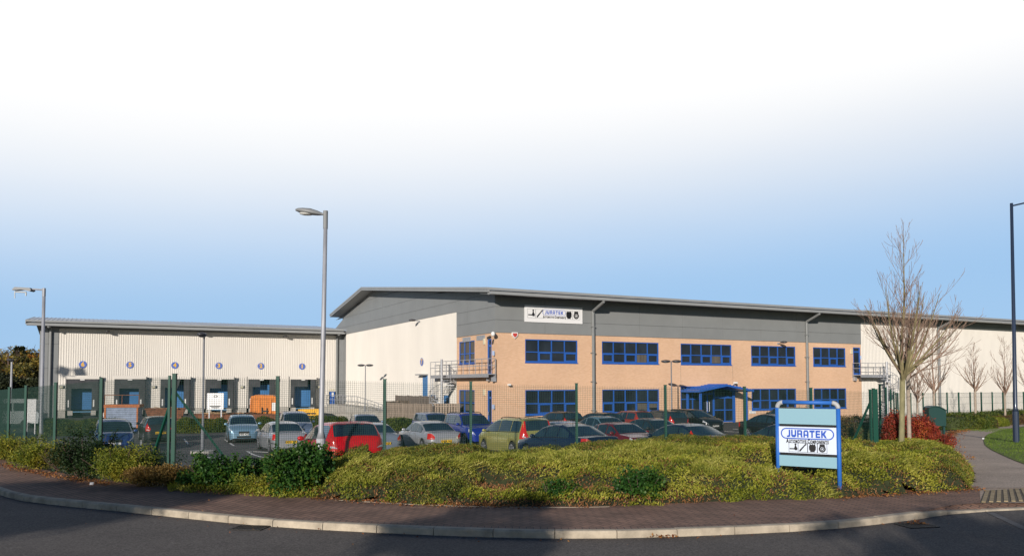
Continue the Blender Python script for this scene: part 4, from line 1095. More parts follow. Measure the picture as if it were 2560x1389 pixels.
# ================================================================== GREEN MESH FENCES
GREEN = mat('green_powder_coat', (0.006, 0.062, 0.042), 0.5, spec=.3); WIREG = mat('green_wire', (0.012, 0.05, 0.038), 0.6, spec=.2)
def mesh_wires(mb, a, b, za, zb_, h, pitch=0.05, d=0.0042, dv=None, vp=None):
    """welded mesh between two ground points"""
    a = Vector(a); b = Vector(b); L = (b - a).length; n = int(L / (vp or pitch))
    for k in range(1, n):
        t = k / n; p = a.lerp(b, t); z = za + (zb_ - za) * t
        mb.bar((p.x, p.y, z + .03), (p.x, p.y, z + h), dv or d, dv or d)
    for k in range(int(h / pitch)):
        z = .04 + k * pitch
        mb.bar((a.x, a.y, za + z), (b.x, b.y, zb_ + z), d, d)
near = [FP0 + FDIR * (2.52 * i) for i in range(9)]
near = [Vector((p.x, p.y, 0)) for p in near]
ntop = [938, 944, 951, 957, 961, 965, 969, 972, 976]
npx = [437, 695, 962, 1177, 1441, 1663, 1861, 2027, 2175]
npts = []
for px, py, p in zip(npx, ntop, near):
    # the point on the fence line seen at that pixel
    d = ray(px, py); k = d.x / d.y; t = (k * FP0.y - FP0.x) / (FDIR.x - k * FDIR.y)
    q = FP0 + FDIR * t; npts.append((Vector((q.x, q.y, 0)), at_depth(px, py, q.y).z))
lpx = [(254.5, 948, 20.4), (140, 959, 23.0), (65.6, 966, 25.6), (23.7, 970, 28.2), (-8, 973, 30.8), (-40, 976, 33.4)]
lpts = [(npts[0][0], npts[0][1])] + [(Vector((at_depth(a, b, c).x, c, 0)), at_depth(a, b, c).z) for a, b, c in lpx]
def fence_run(pts, label, group, post=.07, corner0=False, skip0=False, pitch=.05, vp=None):
    e = empty('mesh_fence', label, 'fence', loc=(pts[0][0].x, pts[0][0].y, 0), group=group)
    o = Vector((pts[0][0].x, pts[0][0].y, 0))
    for i, (p, zt) in enumerate(pts):
        if skip0 and i == 0: continue
        q = p - o; w = post if not (corner0 and i == 0) else .085
        mb = MB(); mb.box(q.x - w / 2, q.x + w / 2, q.y - w / 2, q.y + w / 2, zt - 2.5, zt + .03)
        mb.box(q.x - w / 2 - .01, q.x + w / 2 + .01, q.y - w / 2 - .01, q.y + w / 2 + .01, zt + .03, zt + .045); mb.build('post', GREEN, e)
    for (a, za), (b, zb2) in zip(pts[:-1], pts[1:]):
        mb = MB(); d = (b - a).normalized(); nrm = Vector((-d.y, d.x, 0)) * -.05
        mesh_wires(mb, a - o + nrm, b - o + nrm, za - 2.42, zb2 - 2.42, 2.40, pitch=pitch, d=.0042, vp=vp)
        mb.build('mesh_panel', WIREG, e)
    return e, o
e, o = fence_run(npts, 'green welded mesh fence running right from the braced corner post before the cars', None, corner0=True)
def brace(e, o, p, zt, d, L, name='brace', hh=.35):
    q = p - o; a = q + Vector((0, 0, zt - hh)); b_ = q + d.normalized() * L + Vector((0, 0, zt - 2.25))
    MB().bar(a, b_, .05, .05).build(name, GREEN, e)
brace(e, o, npts[0][0], npts[0][1], Vector((FDIR.x, FDIR.y, 0)), 1.35)
brace(e, o, npts[0][0], npts[0][1], lpts[1][0] - npts[0][0], 1.1)
brace(e, o, npts[-1][0], npts[-1][1], -Vector((FDIR.x, FDIR.y, 0)), 1.1)
q = npts[0][0] - o; MB().box(q.x - .16, q.x - .11, q.y + .02, q.y + .07, npts[0][1] - 2.4, npts[0][1]).build('post', GREEN, e)
e2, o2 = fence_run(lpts, 'green welded mesh fence curving away left from the braced corner post', None, skip0=True)
# fence running back on the right, then along the white wall
c = npts[-1][0]; rp_ = []
for y in (25.9, 31, 38, 46, 54, 61, 68): 
    x = c.x + (y - c.y) * .50 + .06; rp_.append((Vector((x, y, 0)), T(x + 3, y) + 2.42 if y > 30 else npts[-1][1] + .03))
e3, o3 = fence_run(rp_, 'green mesh fence running back from the corner post cluster beside the red hedge', None, pitch=.16, vp=.7)
for s in (.09,):
    q = rp_[0][0] - o3 + Vector((s, s * .4, 0)); MB().box(q.x - .045, q.x + .045, q.y - .045, q.y + .045, npts[-1][1] - 2.45, npts[-1][1] + .05).build('post', GREEN, e3)
def fence_bars(pts, label):
    e = empty('mesh_fence', label, 'fence', loc=(pts[0][0].x, pts[0][0].y, 0)); o = Vector((pts[0][0].x, pts[0][0].y, 0))
    for i, (p, zt) in enumerate(pts):
        q = p - o; MB().box(q.x - .05, q.x + .05, q.y - .05, q.y + .05, zt - 2.42, zt + .03).build('post', GREEN, e)
    for (a, za), (b, zb2) in zip(pts[:-1], pts[1:]):
        mb = MB(); L = (b - a).length; n = int(L / .1)
        for k in range(1, n):
            p = a.lerp(b, k / n) - o; mb.bar((p.x, p.y, za - 2.3), (p.x, p.y, za), .010, .010)
        for z in (.2, .8, 1.4, 2.0, 2.35): mb.bar((a.x - o.x, a.y - o.y, za - 2.4 + z), (b.x - o.x, b.y - o.y, zb2 - 2.4 + z), .014, .014)
        mb.build('mesh_panel', WIREG, e)
    return e
s0 = rp_[-1][0]; far = [(s0 + Vector((FV.x, FV.y, 0)) * (1.65 * k), -1.05 + 2.42) for k in range(0, 26)]
fence_bars(far, 'green mesh fence in front of the white sheeted wall at the right')
# ================================================================== FIRE ESCAPES
def railing(mb, pts, h=1.1, n=None, mid=True):
    for a, b in zip(pts[:-1], pts[1:]):
        a = Vector(a); b = Vector(b); L = (b - a).length; k = max(1, int(round(L / 1.1)))
        for z in ((h, h * .55) if mid else (h,)): mb.bar(a + Vector((0, 0, z)), b + Vector((0, 0, z)), .045, .045)
        for i in range(k + 1):
            p = a.lerp(b, i / k); mb.bar(p, p + Vector((0, 0, h)), .04, .04)
def fire_escape(M, label, plen, pw, zf, sdir, turns=1.15, rc=.85, cx=None):
    """local frame: X along the wall away from the door, Y out of the wall is -Y, Z up; the spiral stands at the far end"""
    e = empty('fire_escape', label, 'fire escape', mw=M, group='galvanised spiral fire escapes')
    cx = cx or plen - .75; cy = -(rc + .14); nst = 19
    mb = MB(); mb.box(0, plen, -pw, -.08, zf - .05, zf); pl = mb.build('platform', STEEL, e)
    mb = MB(); mb.box(0, plen, -pw - .03, -pw, zf - .24, zf + .02); mb.box(0, plen, -.08, -.05, zf - .24, zf + .02); mb.build('edge_beam', STEEL, e)
    mb = MB(); railing(mb, [(0, -pw, zf), (plen, -pw, zf)]); railing(mb, [(0, -pw, zf), (0, -.1, zf)]);  mb.build('railing', STEEL, e)
    mb = MB(); mb.box(.05, .3, -.3, -.0, zf - .55, zf - .24); mb.box(.9, 1.1, -.3, -.0, zf - .5, zf - .24); mb.build('wall_bracket', STEEL, e)
    MB().box(cx - .05, cx + .75, cy - .3, -pw - .031, zf - .05, zf - .002).build('landing', STEEL, e)
    MB().tube([(cx, cy, 0), (cx, cy, zf + 1.25)], .10, 12).build('centre_column', STEEL, e)
    for x, y in ((plen - .06, -pw), (plen - .5, -pw - .0)):
        MB().tube([(x, y, 0), (x, y, zf - .2)], .05, 8).build('support_leg', STEEL, e)
    t0 = None; outer = []
    for k in range(nst):
        t = sdir * 2 * math.pi * turns * k / nst + R(180); z = zf * (nst - k) / (nst + 1) ; dt = .26
        v = [(cx + .09 * math.cos(t - .5), cy + .09 * math.sin(t - .5), z), (cx + rc * math.cos(t - dt), cy + rc * math.sin(t - dt), z), (cx + rc * math.cos(t + dt), cy + rc * math.sin(t + dt), z), (cx + .09 * math.cos(t + .5), cy + .09 * math.sin(t + .5), z)]
        mb = MB(); mb.extrude(v, (0, 0, -.045)); tr = mb.build('tread', STEEL, e)
        x, y = cx + rc * math.cos(t), cy + rc * math.sin(t)
        MB().bar((x, y, z - .05), (x, y, z + 1.0), .03, .03).build('baluster', STEEL, e)
        outer.append((x, y, z + 1.0))
    mb = MB(); mb.tube(catmull(outer, 3), .025, 6); q = [(x, y, z - .45) for x, y, z in outer]; mb.tube(catmull(q, 3), .018, 6); mb.build('handrail', STEEL, e)
    return e
# left: along the gable, running back from the side door. local X = building +Y, local -Y = building -X
def MG(y0):   # X axis -> +Y of building, -Y axis -> -X of building
    m = Matrix(((0, 1, 0, 0), (1, 0, 0, y0), (0, 0, 1, 0), (0, 0, 0, 1)))
    return m
ML = MAIN @ Matrix(((0, 1, 0, -.02), (1, 0, 0, gdoor[0] - .35), (0, 0, 1, 0), (0, 0, 0, 1)))
yS = LG(1105, 950, -1.14)[0]
yst = LG(1222, 945, -.64)[0]
zfl = LG(1222, 942)[1] + .22
# proper rotation (no mirroring): X -> +Y, Y -> -X would put "out of wall" at +Y, so build with its own signs
def flipY(o):
    for c_ in list(o.children):
        me_ = c_.data
        for v in me_.vertices: v.co.y = -v.co.y
        me_.flip_normals()
        flipY(c_)
e = fire_escape(MAIN @ Matrix.Translation((-.02, yst, 0)) @ Matrix.Rotation(R(90), 4, 'Z'), 'grey steel walkway and spiral stair at the side door near the brick corner', LG(1077, 945, -.64)[0] - yst, .64, zfl, -1, rc=1.0, cx=yS - yst)
flipY(e)
xs0 = dx0 - .2; xs1 = LF(2216, 930, -1.1)[0]
fire_escape(placed(xs0, 0, 0), 'grey steel walkway and spiral stair at the right end of the brick front', LF(2226, 940, -.95)[0] - xs0, .95, dz0 + .05, 1, rc=1.0, cx=xs1 - xs0)

# steel steps to the blue door of the loading wing
sx0 = xdoor[0] - .3
e = empty('door_steps', 'galvanised steps with handrails up to the blue door right of dock one', 'steps', mw=placed(sx0, YJ, 0))
mb = MB(); mb.box(0, 1.6, -1.5, -.05, .92, .98); mb.build('landing', STEEL, e)
for k in range(5): MB().box(1.6 + k * .28, 1.86 + k * .28, -1.4, -.15, .80 - k * .18, .84 - k * .18).build('tread', STEEL, e)
mb = MB(); railing(mb, [(0, -1.5, .98), (1.6, -1.5, .98)]); railing(mb, [(1.6, -1.5, .98), (3.0, -1.5, .0)]); railing(mb, [(1.6, -.15, .98), (3.0, -.15, .0)]); railing(mb, [(0, -1.5, .98), (0, -.1, .98)])
mb.build('handrail', STEEL, e)
mb = MB()
for x in (.1, 1.5):
    for y in (-1.45, -.2): mb.bar((x, y, 0), (x, y, .92), .06, .06)
mb.build('leg', STEEL, e)
# concrete ramp down the side of the hall with a railing
mb = MB(); mb.extrude([(-1.9, YJ - .5, 0), (-1.9, YJ - .5, 1.05), (-1.9, 27, .95), (-1.9, 15.0, 0.02)], (1.85, 0, 0)); e = mb.build('loading_ramp', CONC); e.matrix_world = MAIN.copy()
tag(e, 'sloping concrete ramp along the foot of the white side wall', 'ramp')
e = MB(); railing(e, [(-2.05, YJ - 3, 1.0), (-2.05, 27, .95), (-2.05, 17, .1)]); e = e.build('ramp_railing', STEEL); e.matrix_world = MAIN.copy(); tag(e, 'thin steel railing along the concrete ramp by the white side wall', 'railing')
# low retaining wall of the yard
mb = MB(); mb.box(-12.5, -2.2, 17.3, 17.6, 0, .75); mb.box(-12.5, -2.2, 17.25, 17.65, .75, .85); e = mb.build('retaining_wall', CONC); e.matrix_world = MAIN.copy(); tag(e, 'low pale concrete wall at the edge of the loading yard', 'wall')

# timber compound by the gable
WOOD = mat('weathered_timber', (0.30, 0.24, 0.19), 0.9, var=0.35, vscale=3, stretch=(6, 6, .4)); WOODD = mat('dark_timber', (0.17, 0.14, 0.12), 0.9, var=0.3, vscale=3, stretch=(6, 6, .4))
def slatfence(p0, p1, h, label, m, group, gap=.45, z=-1.05, lattice=False):
    p0 = Vector(p0); p1 = Vector(p1); L = (p1 - p0).length; e = empty('timber_fence', label, 'fence', loc=(p0.x, p0.y, z), rz=math.atan2(p1.y - p0.y, p1.x - p0.x), group=group)
    rr = random.Random(int(L * 100))
    n = int(L / .21); mb = MB()
    for k in range(n): x = k * L / n; mb.box(x, x + L / n * (1 - gap * .8), -.03, 0, .06, h + rr.uniform(-.015, .015))
    for k in range(n): x = (k + .5) * L / n; mb.box(x, x + L / n * (1 - gap * .55), .14, .17, .06, h + rr.uniform(-.015, .015))
    mb.build('slats', m, e)
    mb = MB()
    for zz in (.3, h / 2, h - .25): mb.box(0, L, .004, .055, zz, zz + .09)
    mb.build('rail', m, e)
    k = max(1, round(L / 1.9))
    for i in range(k + 1): x = L * i / k; MB().box(x - .06, x + .06, .0 - .035, .12, 0, h + .04).build('post', m, e)
    return e
dF = 63.0
pA = at_depth(970, 1000, 66); pB = at_depth(1075, 1000, 61.5); pC = at_depth(1148, 1000, 62)
gT = 'slatted timber screens beside the hall'
slatfence(pA, pB, 1.72, 'front slatted timber screen of the bin compound by the side wall', WOOD, gT)
slatfence(pB + Vector((0.3, .6, 0)), pC, 1.75, 'slatted timber screen behind the spiral stair', WOOD, gT)
slatfence(at_depth(990, 1000, 71), at_depth(1082, 1000, 66.5), 2.26, 'taller dark timber screen at the back of the bin compound', WOODD, gT)
slatfence(pA + Vector((-.2, .1, 0)), pA + Vector((1.4, 3.6, 0)), 1.85, 'left return of the timber bin compound', WOOD, gT)

# ================================================================== SKIPS, CONTAINERS AND BOARD IN THE YARD
ORANGE = mat('orange_paint', (0.62, 0.19, 0.02), 0.5, var=0.15, vscale=2.5, bump=.2); RUST = mat('rusty_steel', (0.17, 0.065, 0.032), 0.8, var=0.45, vscale=4)
SKIPY = mat('skip_yellow', (0.78, 0.42, 0.015), 0.5, var=0.12, vscale=3); SKIPB = mat('skip_blue_grey', (0.22, 0.27, 0.38), 0.6, var=0.3, vscale=3)
def bay(px, dep): p = at_depth(px, 1000, dep); return Vector((p.x, p.y, -1.05))
YAW = math.atan2(FV.y, FV.x)
# orange roll-on container
e = empty('waste_container', 'tall bright orange steel waste container in front of dock two', 'container', loc=bay(660, 64), rz=R(14))
mb = MB(); a_, b_ = -1.02, 1.02; D_ = 4.2
mb.extrude([(a_, 0, .35), (b_, 0, .35), (b_, 0, 2.2), (b_ - .35, 0, 2.38), (a_ + .35, 0, 2.42), (a_, 0, 2.3)], (0, D_, 0)); mb.build('body', ORANGE, e)
mb = MB()
for x in (-.97, -.35, .55, .94): mb.box(x - .04, x + .04, -.06, -.003, .35, 2.2)
for z in (.38, .75, 2.1): mb.box(-1.02, 1.02, -.055, -.004, z, z + .06)
for k in range(7): mb.box(-1.08, -1.023, .3 + k * .62, .42 + k * .62, .4, 2.1)
mb.build('ribs', ORANGE, e)
mb = MB(); mb.bar((-.15, -.09, .85), (-.15, -.09, 1.45), .07); mb.bar((-.15, -.09, 1.15), (.3, -.09, 1.15), .09); mb.bar((.22, -.09, .85), (.22, -.09, 1.4), .06); mb.build('latch', mat('black_steel', (.03, .03, .03), .6), e)
MB().box(.62, .88, -.075, -.061, 1.15, 1.8).build('notice', WPLAS, e)
MB().box(-1.0, 1.0, .1, D_, .1, .35).build('skid_base', RUST, e)
# open trapezoid skips
def skip(px, dep, L, W, H, m, label, rz=0.0, group=None, fill=None, name='skip'):
    e = empty(name, label, 'skip', loc=bay(px, dep), rz=rz, group=group)
    mb = MB(); t = .04; l2, w2 = L / 2, W / 2; lb = l2 * .74
    for s in (-1, 1): mb.extrude([(-lb, s * w2, .12), (lb, s * w2, .12), (l2, s * w2, H), (-l2, s * w2, H)], (0, -s * t, 0))
    for s in (-1, 1): mb.extrude([(s * lb, -w2 + t, .12), (s * l2, -w2 + t, H), (s * (l2 - t), -w2 + t, H), (s * (lb - t), -w2 + t, .12)], (0, W - 2 * t, 0))
    mb.box(-lb, lb, -w2 + t, w2 - t, .10, .15); mb.build('body', m, e)
    mb = MB()
    for s in (-1, 1): mb.box(-l2 - .02, l2 + .02, s * w2 - .05, s * w2 + .05, H, H + .08); mb.box(s * l2 - .05, s * l2 + .05, -w2 + .05, w2 - .05, H, H + .079)
    for x in (-lb * .55, lb * .55): mb.box(x - .05, x + .05, -w2 - .05, -w2 - .001, .12, H)
    mb.build('rim', m, e)
    mb = MB()
    for x in (-l2 * .8, l2 * .8): mb.tube([(x, -w2 - .12, H * .55), (x, -w2 + .0, H * .55)], .05, 8)
    mb.build('lifting_lug', RUST, e)
    if fill:
        rr = random.Random(px); mb = MB()
        for k in range(fill):
            x = rr.uniform(-l2 * .7, l2 * .7); y = rr.uniform(-w2 * .7, w2 * .7); a = rr.uniform(0, 3.1); z = H - .05 + rr.uniform(0, .18); q = rr.uniform(.3, .7)
            mb.bar((x - q * math.cos(a), y - q * math.sin(a), z), (x + q * math.cos(a), y + q * math.sin(a), z + rr.uniform(-.08, .1)), .12, .03)
        tm = mb.build('timber_pile', mat('scrap_timber', (.42, .27, .14), .9, var=.3, vscale=5)); tm.matrix_world = Matrix.Translation(bay(px, dep)) @ Matrix.Rotation(rz, 4, 'Z')
        tag(tm, 'heap of broken timber on the ' + label.split(' skip')[0] + ' skip', 'timber')
    return e
gS = 'steel skips in the loading yard'
skip(776, 67, 1.75, 1.5, 1.12, SKIPY, 'bright yellow open skip with black lettering below dock one', R(10), gS)
es = [o for o in COL.objects if o.name.startswith('skip') and o.type == 'EMPTY'][-1]
for k, (w_, z) in enumerate((('24H  SKIP HIRE', .86), ('CONTACT', .62), ('01922 4102', .38))):
    textobj('lettering', w_, .17, INK, es, Matrix.Translation((-.08, -.81, z)) @ UPR, offset=.012)
mb = MB()
for k in range(3): mb.extrude([(.48 + k * .06, -.80, .35), (.52 + k * .06, -.80, .35), (.48 + k * .06, -.80, .55), (.44 + k * .06, -.80, .55)], (0, .004, 0))
mb.build('hazard_stripes', WPLAS, es)
skip(538, 60, 3.0, 1.6, 1.0, RUST, 'low rust brown skip filled with timber under the notice board', R(16), gS, fill=26)
skip(600, 62.5, 2.4, 1.6, .95, RUST, 'dark rusty skip behind the light blue car', R(20), gS, fill=10)
skip(672, 60, 2.6, 1.5, .95, RUST, 'rust brown skip at the foot of the orange container', R(14), gS)
skip(415, 66, 3.0, 1.6, 1.25, RUST, 'rusty skip with scrap behind the dark hatchback', R(20), gS, fill=14)
# blue-sided skip with rusty top frame
e = empty('enclosed_skip', 'pale blue skip with a rusty orange top band in front of dock five', 'skip', loc=bay(305, 58.5), rz=R(14), group=gS)
mb = MB(); mb.box(-1.1, 1.1, 0, 1.5, .15, 1.60); mb.build('body', SKIPB, e)
mb = MB(); mb.box(-1.2, 1.2, -.06, 1.55, 1.602, 1.80); mb.box(-1.16, -1.06, -.05, -.002, .1, 1.60); mb.box(1.0, 1.1, -.05, -.002, .1, 1.60); mb.build('top_band', mat('rusty_orange', (.42, .13, .04), .7, var=.3, vscale=6), e)
mb = MB()
for x in (-1.15, 0, 1.15): mb.bar((x, .0, 1.80), (x, .0, 2.5), .05)
mb.bar((-1.17, 0, 2.5), (1.17, 0, 2.5), .05); mb.build('rail', RUST, e)
mb = MB(); mb.box(-1.3, -1.2, -.03, .0, .9, 1.2); mb.build('notice', WPLAS, e)
# notice board
bw_ = at_depth(559, 1000, 58).x - at_depth(518, 1000, 58).x; zt, zb3 = at_depth(540, 982, 58).z, at_depth(540, 1022.5, 58).z
e = empty('notice_board', 'square white notice board on two posts in front of dock three', 'sign', loc=bay(538.5, 58), rz=0.05)
zt += 1.05; zb3 += 1.05
MB().box(-bw_ / 2, bw_ / 2, -.03, .0, zb3, zt).build('panel', SIGNW2, e)
for x in (-bw_ * .36, bw_ * .36): MB().box(x - .04, x + .04, .001, .08, 0, zt - .1).build('post', STEEL, e)
hh = zt - zb3
mb = ringmb([(.14 * math.cos(t) - .02, .085 * math.sin(t)) for t in np.linspace(0, 6.28, 16, endpoint=False)], [(.08 * math.cos(t) - .02, .045 * math.sin(t)) for t in np.linspace(0, 6.28, 16, endpoint=False)], -.034)
mb.extrude([(.08, -.034, -.03), (.16, -.034, -.03), (.16, -.034, .04), (.08, -.034, .04)], (0, .003, 0)); shifted(mb, .03, zt - hh * .2).build('emblem', INK, e)
mb = MB(); mb.box(-.42, .42, -.034, -.031, zt - hh * .475, zt - hh * .465); mb.box(-.40, .40, -.034, -.031, zt - hh * .625, zt - hh * .615); mb.build('ruled_line', CURT, e)
mb = MB(); mb.extrude([(.4 * math.cos(t), -.034, zb3 + hh * .24 + .2 * math.sin(t)) for t in np.linspace(-math.pi, 0, 14)], (0, .003, 0)); mb.build('emblem', INK, e)
mb = MB(); mb.extrude([(-.37, -.038, zb3 + hh * .17), (.37, -.038, zb3 + hh * .17), (.34, -.038, zb3 + hh * .145), (-.34, -.038, zb3 + hh * .145)], (0, .003, 0)); mb.build('emblem_band', SIGNW2, e)
# lorry trailer / van at the far left, white board
e = empty('parked_van', 'pale grey van with dark windows behind the fence at the far left', 'van', loc=bay(10, 60), rz=R(12))
VAN = mat('van_paint', (.42, .46, .48), .35, coat=.4)
mb = MB(); mb.extrude([(-2.3, 0, .35), (2.35, 0, .35), (2.4, 0, 1.1), (2.15, 0, 1.35), (1.75, 0, 2.05), (1.5, 0, 2.2), (-2.2, 0, 2.2), (-2.3, 0, 2.1)], (0, 1.9, 0)); mb.build('body', VAN, e)
for a, b in ((-2.1, -.8), (-.7, .55), (.65, 1.45)): MB().box(a, b, -.012, -.002, 1.3, 1.9).build('side_window', GLASS, e)
for x in (-1.5, 1.5):
    for y in (.05, 1.85): MB().tube([(x, y - .1, .34), (x, y + .1, .34)], .34, 18).build('wheel', RUBBER, e)
e = MB().box(-.32, .32, -.02, .02, .9, 2.35); e.box(-.28, -.22, .021, .07, 0, 2.2); e.box(.22, .28, .021, .07, 0, 2.2); e = e.build('white_board', SIGNW2); e.location = bay(78, 50); tag(e, 'narrow white board on posts behind the fence left of the lamp post', 'sign')

# green cabinet beside the red hedge and litter
b = hit(2358, 1088); b = at_depth(2343, 1060, 36); gz = T(b.x, b.y)
e = empty('grit_bin', 'dark green cabinet with a curved roof on a side post beside the red leaved hedge', 'cabinet', loc=(b.x - .0, b.y, gz))
DG = mat('dark_green_plastic', (0.012, 0.05, 0.045), 0.45)
zc1 = at_depth(2340, 1014, 36).z - gz; zc0 = zc1 - .9
arc = [(-.36 + .78 * t, 0, zc1 - .20 + .20 * math.sin(math.pi * (t * .8 + .2))) for t in np.linspace(0, 1, 10)]
mb = MB(); mb.extrude(arc + [(.40, 0, zc0), (-.34, 0, zc0)], (0, .5, 0)); mb.build('cabinet', DG, e)
mb = MB(); mb.extrude([(x, -.06, z + .01) for x, _, z in arc] + [(x, -.06, z - .03) for x, _, z in arc[::-1]], (0, .62, 0)); mb.build('roof', DG, e)
for x in (-.30, .37): MB().box(x - .04, x + .04, .1, .2, 0, zc0 + .05).build('leg', DG, e)
LIT = mat('litter_white', (.75, .75, .75), .7)
for (px, py), lab in (((2459, 1069), 'white scrap of litter on the path edge beyond the lamp post'), ((2458, 1098), 'white scrap of litter at the edge of the lawn near the lamp post'), ((229, 1214), 'small white scrap on the block paving at the left')):
    p = hit(px, py); rr = random.Random(px); mb = MB(); mb.extrude([(rr.uniform(.03, .06) * math.cos(t), rr.uniform(.02, .04) * math.sin(t), .02) for t in np.linspace(0, 6.28, 7, endpoint=False)], (0.01, 0, .05)); o = mb.build('litter_scrap', LIT); o.location = (p.x, p.y, p.z + .004); tag(o, lab, 'litter')

# ================================================================== CARS
TYRE = mat('tyre_rubber', (0.018, 0.018, 0.018), 0.8); RIM = mat('alloy_rim', (0.45, 0.46, 0.48), 0.35, metal=0.7)
CARGL = mat('car_glass', (0.016, 0.034, 0.048), 0.04, spec=0.9, var=.5, vscale=1.2); BLACKP = mat('black_trim', (0.015, 0.015, 0.017), 0.6)  # car glass: mottled colour stands in for reflections
REDL = mat('tail_lamp_red', (0.48, 0.015, 0.012), 0.15, coat=.5); CLEARL = mat('headlamp_glass', (0.55, 0.58, 0.60), 0.08, metal=0.3); AMB = mat('amber_lamp', (.75, .25, .02), .2)
PLY = mat('plate_yellow', (0.80, 0.50, 0.02), 0.4); PLW = mat('plate_white', (0.72, 0.72, 0.70), 0.4)
def paint(name, c, metal=.25): return mat(name, c, 0.28, metal=metal, coat=0.5)
PROF = {
 'hatch': dict(top=[(-.5, .40), (-.495, .60), (-.48, .68), (-.40, .94), (-.35, .985), (-.1, 1.0), (.04, .975), (.11, .915), (.29, .675), (.36, .635), (.44, .575), (.485, .50), (.5, .38)], rw=(-.475, -.395), ws=(.285, .105), side=[(-.40, -.20), (-.185, .045), (.06, .24)], wb=.30),
 'saloon': dict(top=[(-.5, .40), (-.495, .62), (-.48, .665), (-.34, .69), (-.19, .93), (-.12, .985), (-.02, 1.0), (.06, .975), (.11, .93), (.25, .67), (.34, .635), (.44, .575), (.485, .50), (.5, .38)], rw=(-.335, -.195), ws=(.245, .105), side=[(-.27, -.135), (-.12, .035), (.05, .20)], wb=.295),
 'estate': dict(top=[(-.5, .40), (-.495, .60), (-.485, .66), (-.43, .93), (-.38, .98), (-.1, 1.0), (.04, .98), (.10, .93), (.25, .67), (.34, .635), (.44, .575), (.485, .50), (.5, .38)], rw=(-.48, -.425), ws=(.245, .10), side=[(-.43, -.28), (-.265, -.06), (-.045, .20)], wb=.295),
 'mpv': dict(top=[(-.5, .36), (-.495, .54), (-.485, .62), (-.445, .93), (-.40, .975), (-.1, 1.0), (.05, .98), (.13, .92), (.33, .64), (.38, .61), (.45, .53), (.485, .45), (.5, .34)], rw=(-.483, -.44), ws=(.325, .125), side=[(-.43, -.27), (-.255, -.03), (-.015, .27)], wb=.30),
 'suv': dict(top=[(-.5, .38), (-.495, .56), (-.485, .64), (-.44, .93), (-.40, .975), (-.1, 1.0), (.03, .985), (.09, .93), (.23, .67), (.34, .645), (.45, .59), (.488, .50), (.5, .38)], rw=(-.482, -.435), ws=(.225, .085), side=[(-.42, -.27), (-.255, -.05), (-.035, .18)], wb=.29),
}
